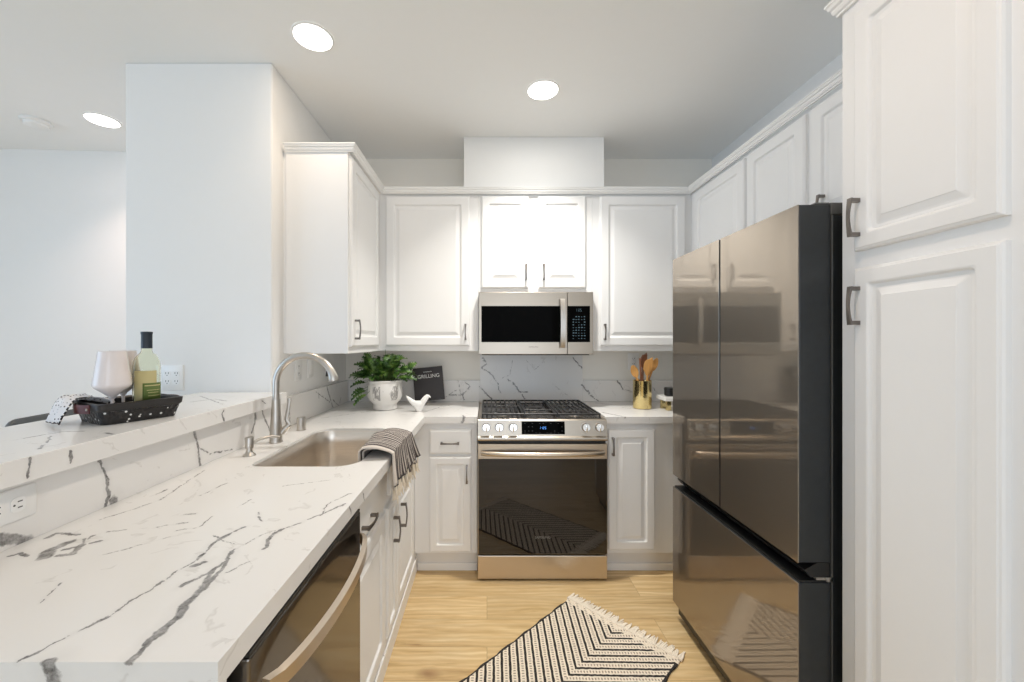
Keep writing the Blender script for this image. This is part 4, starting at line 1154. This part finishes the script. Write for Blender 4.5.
# ------------------------------------------------------------------ brass crock with wooden utensils
ux, uy = 1.055, 2.72
t = thing('utensil_crock', 'hammered brass cylinder crock standing on the right counter', 'utensil holder', (ux, uy, CT))
MB().lathe([(.056, .001), (.060, .004), (.061, .010), (.0605, .185), (.0615, .190), (.0585, .190), (.0570, .186), (.0565, .012), (.001, .011)], (ux, uy, CT), 48, cap0=True).build('cylinder', M['brass'], t)
GU = 'wooden utensils in the brass crock'
def utensil(name, label, cat, x, z_top, lean, mat, kind, y=0, w_=.026, hl=.085, b0=0):
    t = thing(name, label, cat, (ux + b0, uy + y, CT + .013), GU)
    base = Vector((ux + b0, uy + y, CT + .016)); tipx = ux + x
    tip = Vector((tipx, uy + y + .005, z_top)); d = (tip - base).normalized(); W = Vector((0, 1, 0)).cross(d).normalized(); F = Vector((0, 1, 0))
    neck = tip - d * hl
    MB().tube([base, neck + d * .005], [.0055, .0065], 10).build('shaft', mat, t)
    mb = MB(); rr = []
    n = 12
    for i in range(n + 1):
        s_ = i / n
        if kind == 'spoon': hw = w_ * math.sin(math.pi * min(1, .10 + .88 * s_)) ** .6
        elif kind == 'spatula': hw = w_ * (.35 + .65 * min(1, s_ * 2.2)) * (1 if s_ < .9 else .85)
        else: hw = w_ * (.4 + .2 * s_)
        th = .006 if kind == 'spoon' else .0035
        p = neck + d * hl * s_
        cup = .006 * math.sin(math.pi * s_) if kind == 'spoon' else 0
        slant = d * (.018 * s_ if kind == 'spatula' else 0)
        rr.append([p + W * hw + slant - F * th * .2, p + W * hw * .5 - F * (th - cup), p - W * hw * .5 - F * (th - cup), p - W * hw - slant - F * th * .2, p - W * hw * .5 + F * th + slant * -.5, p + W * hw * .5 + F * th + slant * .5])
    mb.rings(rr); mb.build('head', mat, t, angle=60)
utensil('wooden_spoon', 'leftmost wooden spoon in the brass crock, leaning left', 'spoon', -.078, 1.252, 0, M['wood'], 'spoon', y=-.032, w_=.025, hl=.082, b0=.028)
utensil('wooden_spoon', 'wooden spoon with dark back, second from left in the brass crock', 'spoon', -.050, 1.250, 0, M['wood'], 'spoon', y=.026, w_=.024, hl=.080, b0=.018)
utensil('wooden_stirrer', 'dark brown narrow wooden stirrer upright in the middle of the brass crock', 'utensil', -.012, 1.300, 0, M['woodd'], 'stirrer', y=-.001, w_=.015, hl=.13, b0=0)
utensil('wooden_spatula', 'broad slanted wooden spatula in the brass crock', 'spatula', .040, 1.292, 0, M['wood'], 'spatula', y=-.016, w_=.031, hl=.11, b0=.012)
utensil('wooden_spatula', 'dark-tipped wooden spatula standing at the back of the brass crock', 'spatula', .030, 1.322, 0, M['woodd'], 'spatula', y=.042, w_=.024, hl=.09, b0=.01)
utensil('wooden_spoon', 'rightmost wooden spoon in the brass crock, leaning right', 'spoon', .108, 1.300, 0, M['wood'], 'spoon', y=.010, w_=.022, hl=.090, b0=-.022)

# gold-footed riser with black jar
t = thing('riser_tray', 'small white riser on gold feet half hidden behind the refrigerator', 'riser', (1.26, 2.66, CT))
MB().box(1.158, 1.38, 2.60, 2.74, 1.024, 1.050, bev=.004).build('slab', M['ceramic'], t)
for x in (1.178, 1.33):
    for y in (2.62, 2.70): MB().box(x, x + .030, y, y + .025, CT + .0008, 1.0235, bev=.003).build('foot', M['brass'], t)
t = thing('lidded_jar', 'small black lidded jar standing on the white riser', 'jar', (1.225, 2.67, 1.05))
MB().lathe([(.030, .001), (.036, .004), (.037, .040)], (1.222, 2.67, 1.0505), 28).build('body', M['blackp'], t)
MB().lathe([(.038, .0405), (.038, .052), (.034, .056), (.001, .057)], (1.222, 2.67, 1.0505), 28).build('lid', M['blackp'], t)

# ------------------------------------------------------------------ tray on the ledge
LZ = 1.16
Fp, Rp, Lp = Vector((-1.138, 1.176)), Vector((-1.040, 1.362)), Vector((-1.312, 1.262))
e1 = (Rp - Fp).normalized(); e2 = Vector((-e1.y, e1.x))   # e2 points to the back-left
L1, L2 = .212, .190
def tr(a, b, z): p = Fp + e1 * a + e2 * b; return (p.x, p.y, z)
ctr = Fp + e1 * L1 / 2 + e2 * L2 / 2
t = thing('serving_tray', 'black woven serving tray with leather handles on the bar ledge', 'tray', (ctr.x, ctr.y, LZ))
def ring_t(ins, z, r_=.02): return [tr(a, b, z) for a, b in rrect(ins, L1 - ins, ins, L2 - ins, r_, 5)]
MB().rings([ring_t(.010, LZ + .0008), ring_t(.0, LZ + .040), ring_t(.004, LZ + .040), ring_t(.014, LZ + .006)], cap1=True).build('basket', M['weave'], t)
MB().rings([ring_t(-.001, LZ + .041), ring_t(-.005, LZ + .046), ring_t(-.007, LZ + .064), ring_t(-.001, LZ + .066), ring_t(.004, LZ + .060), ring_t(.004, LZ + .041)], cap0=False, cap1=False).build('rim', M['blackrim'], t)
# leather straps on the two short ends
for a0, sg in ((-.0045, -1), (L1 + .0045, 1)):
    mb = MB(); rr = []
    for i in range(13):
        s_ = i / 12; b_ = .045 + .10 * s_; o_ = .003 + .016 * math.sin(math.pi * s_)
        rr.append([tr(a0 + sg * o_, b_, LZ + .036), tr(a0 + sg * (o_ + .003), b_, LZ + .036), tr(a0 + sg * (o_ + .003), b_, LZ + .062), tr(a0 + sg * o_, b_, LZ + .062)])
    h_ = mb.rings(rr).build('leather_handle', M['leather'], t)
    for b_ in (.048, .142):
        c = Vector(tr(a0 + sg * .009, b_, LZ + .049)); MB().tube([c, c + Vector((e1.x, e1.y, 0)) * sg * .003], .004, 12).build('rivet', M['satin'], h_)

def goblet(x, y, label):
    t = thing('wine_glass', label, 'wine glass', (x, y, LZ + .007), 'wine glasses on the tray')
    z0 = LZ + .0068
    MB().lathe([(.027, .0), (.027, .0015), (.012, .004), (.0045, .010), (.0040, .050), (.0045, .066), (.010, .073)], (x, y, z0), 40).build('stem', M['glaze'], t)
    MB().lathe([(.008, .0735), (.014, .079), (.026, .090), (.042, .103), (.0462, .109), (.0466, .115), (.0440, .134), (.0385, .175), (.0340, .212), (.0335, .2145), (.0325, .212), (.037, .175), (.0425, .134), (.0445, .115), (.040, .104), (.001, .080)], (x, y, z0), 48, cap1=True).build('bowl', M['glaze'], t)
goblet(-1.158, 1.236, 'milky white stemmed wine glass at the front of the black tray')
goblet(-1.205, 1.325, 'milky white stemmed wine glass half hidden behind the front glass')

bxw, byw = -1.1245, 1.322
t = thing('wine_bottle', 'clear white wine bottle with green label and dark cap on the tray', 'wine bottle', (bxw, byw, LZ + .007))
zb = LZ + .0068
MB().lathe([(.030, .0), (.0355, .003), (.0365, .010), (.0365, .165), (.0352, .178), (.0310, .191), (.0235, .202), (.0165, .209), (.0145, .215), (.0140, .235), (.0125, .235), (.0125, .214), (.0150, .207), (.022, .200), (.029, .190), (.033, .177), (.034, .165), (.034, .010), (.001, .006)], (bxw, byw, zb), 48).build('bottle', M['glass'], t)
MB().lathe([(.0148, .222), (.0150, .224), (.0148, .268), (.0158, .270), (.0158, .277), (.001, .278)], (bxw, byw, zb), 32).build('cap', M['cap'], t)
def label_patch(a0, a1, z0, z1, r_, name, mat):
    mb = MB(); n = 14
    mb.rings([[(bxw + math.cos(R(a0 + (a1 - a0) * i / n)) * q, byw + math.sin(R(a0 + (a1 - a0) * i / n)) * q, zb + z) for z in (z0, z1)] for i in range(n + 1) for q in (r_,)], close=False)
    return mb.build(name, mat, t, solid=.0004)
view = math.degrees(math.atan2(-byw, -bxw))
lf = label_patch(view - 58, view + 42, .030, .150, .0370, 'label', M['winelabel2'])
lb = label_patch(view - 16, view + 70, .050, .110, .0376, 'green_label', M['winelabel'])
mb = MB()
for zz, a, b_ in ((.100, -8, 62), (.086, 0, 60), (.078, 5, 50), (.068, 5, 58)):
    n = 10; q = .0381
    mb.rings([[(bxw + math.cos(R(view + a + (b_ - a) * i / n)) * q, byw + math.sin(R(view + a + (b_ - a) * i / n)) * q, zb + zz + dz) for dz in (0, .0035 if zz > .095 else .0016)] for i in range(n + 1)], close=False)
mb.build('label_lines', M['winelabel2'], lb)

# dotted napkin spilling over the left end of the tray
t = thing('napkin', 'white dotted napkin with black stitched edge hanging over the tray end', 'napkin', (-1.26, 1.2, LZ))
rows = []
nb, na = 16, 30
for j in range(na + 1):
    s_ = j / na            # 0 inside the tray .. 1 outside on the ledge
    row = []
    for i in range(nb + 1):
        v = i / nb
        b_ = .098 + .104 * v + .012 * math.sin(s_ * 5)
        if s_ < .55:
            a = .062 * (1 - s_ / .55) - .002; z = LZ + .052 + .024 * (s_ / .55) ** .6
            if a < .015: z = LZ + .076
            b_ -= .020 * (1 - s_ / .55)
        else:
            k = (s_ - .55) / .45; a = -.014 - .044 * k ** .8; z = LZ + .078 - .073 * k ** 1.8
            b_ += .014 * k
            z = max(z, LZ + .005)
        z += .006 * math.sin(v * 9 + s_ * 6) * (1 if s_ < .9 else .3) + .004
        z = max(z, LZ + .004)
        row.append(tr(a + .004 * math.sin(v * 14), b_, z))
    rows.append(row)
cloth(rows, 'cloth', M['dots'], t, .003)
edge = [Vector(r_[-1]) for r_ in rows[15:]] + [Vector(p) for p in reversed(rows[-1][:-1])] + [Vector(r_[0]) for r_ in reversed(rows[15:-1])]
mb = MB(); mb2 = MB()
acc = 0; prev_ = edge[0]; k = 0
mb.tube(edge, .0022, 6)
for p in edge[::2]:
    k += 1
    t_ = bmesh.new(); bmesh.ops.create_icosphere(t_, subdivisions=1, radius=.0032); mb2.merge(t_, Matrix.Translation(p + Vector((0, 0, .0018))))
mb.build('edge_trim', M['darkthread'], t); mb2.build('edge_beads', M['ceramic'], t)

# ------------------------------------------------------------------ bar stool beyond the ledge
sx0, sy0, sy1 = -1.86, 1.535, 1.965
t = thing('bar_stool', 'grey wooden bar stool whose back rail shows above the bar ledge', 'stool', (-1.66, 1.75, 0))
mb = MB(); rr = []
for i in range(41):
    s_ = i / 40; yy = sy0 + (sy1 - sy0) * s_; bow = -.02 * math.sin(math.pi * s_)
    drop = .030 * max(0, 1 - s_ * 14) ** 2 + .030 * max(0, 1 - (1 - s_) * 14) ** 2
    rr.append([(sx0 + bow, yy, .985), (sx0 + bow + .028, yy, .985), (sx0 + bow + .024, yy, 1.100 - drop), (sx0 + bow + .014, yy, 1.108 - drop), (sx0 + bow + .002, yy, 1.102 - drop)])
mb.rings(rr); mb.build('back_rail', M['stool'], t, angle=50)
MB().box(-1.85, -1.46, 1.54, 1.96, .70, .745, bev=.012).build('seat', M['stool'], t)
for (x, y, h_) in ((-1.845, 1.56, .699), (-1.845, 1.94, .699), (-1.48, 1.56, .699), (-1.48, 1.94, .699)):
    MB().tube([(x, y, 0), (x, y, h_)], [.015, .020], 12).build('leg', M['stool'], t)
for y in (1.565, 1.935): MB().tube([(-1.835, y, .746), (-1.852, y, .986)], [.013, .012], 12).build('back_post', M['stool'], t)
for a, b_ in (((-1.845, 1.56, .25), (-1.845, 1.94, .25)), ((-1.48, 1.56, .25), (-1.48, 1.94, .25)), ((-1.845, 1.56, .30), (-1.48, 1.56, .30)), ((-1.845, 1.94, .30), (-1.48, 1.94, .30))):
    MB().tube([a, b_], .010, 10).build('stretcher', M['stool'], t)
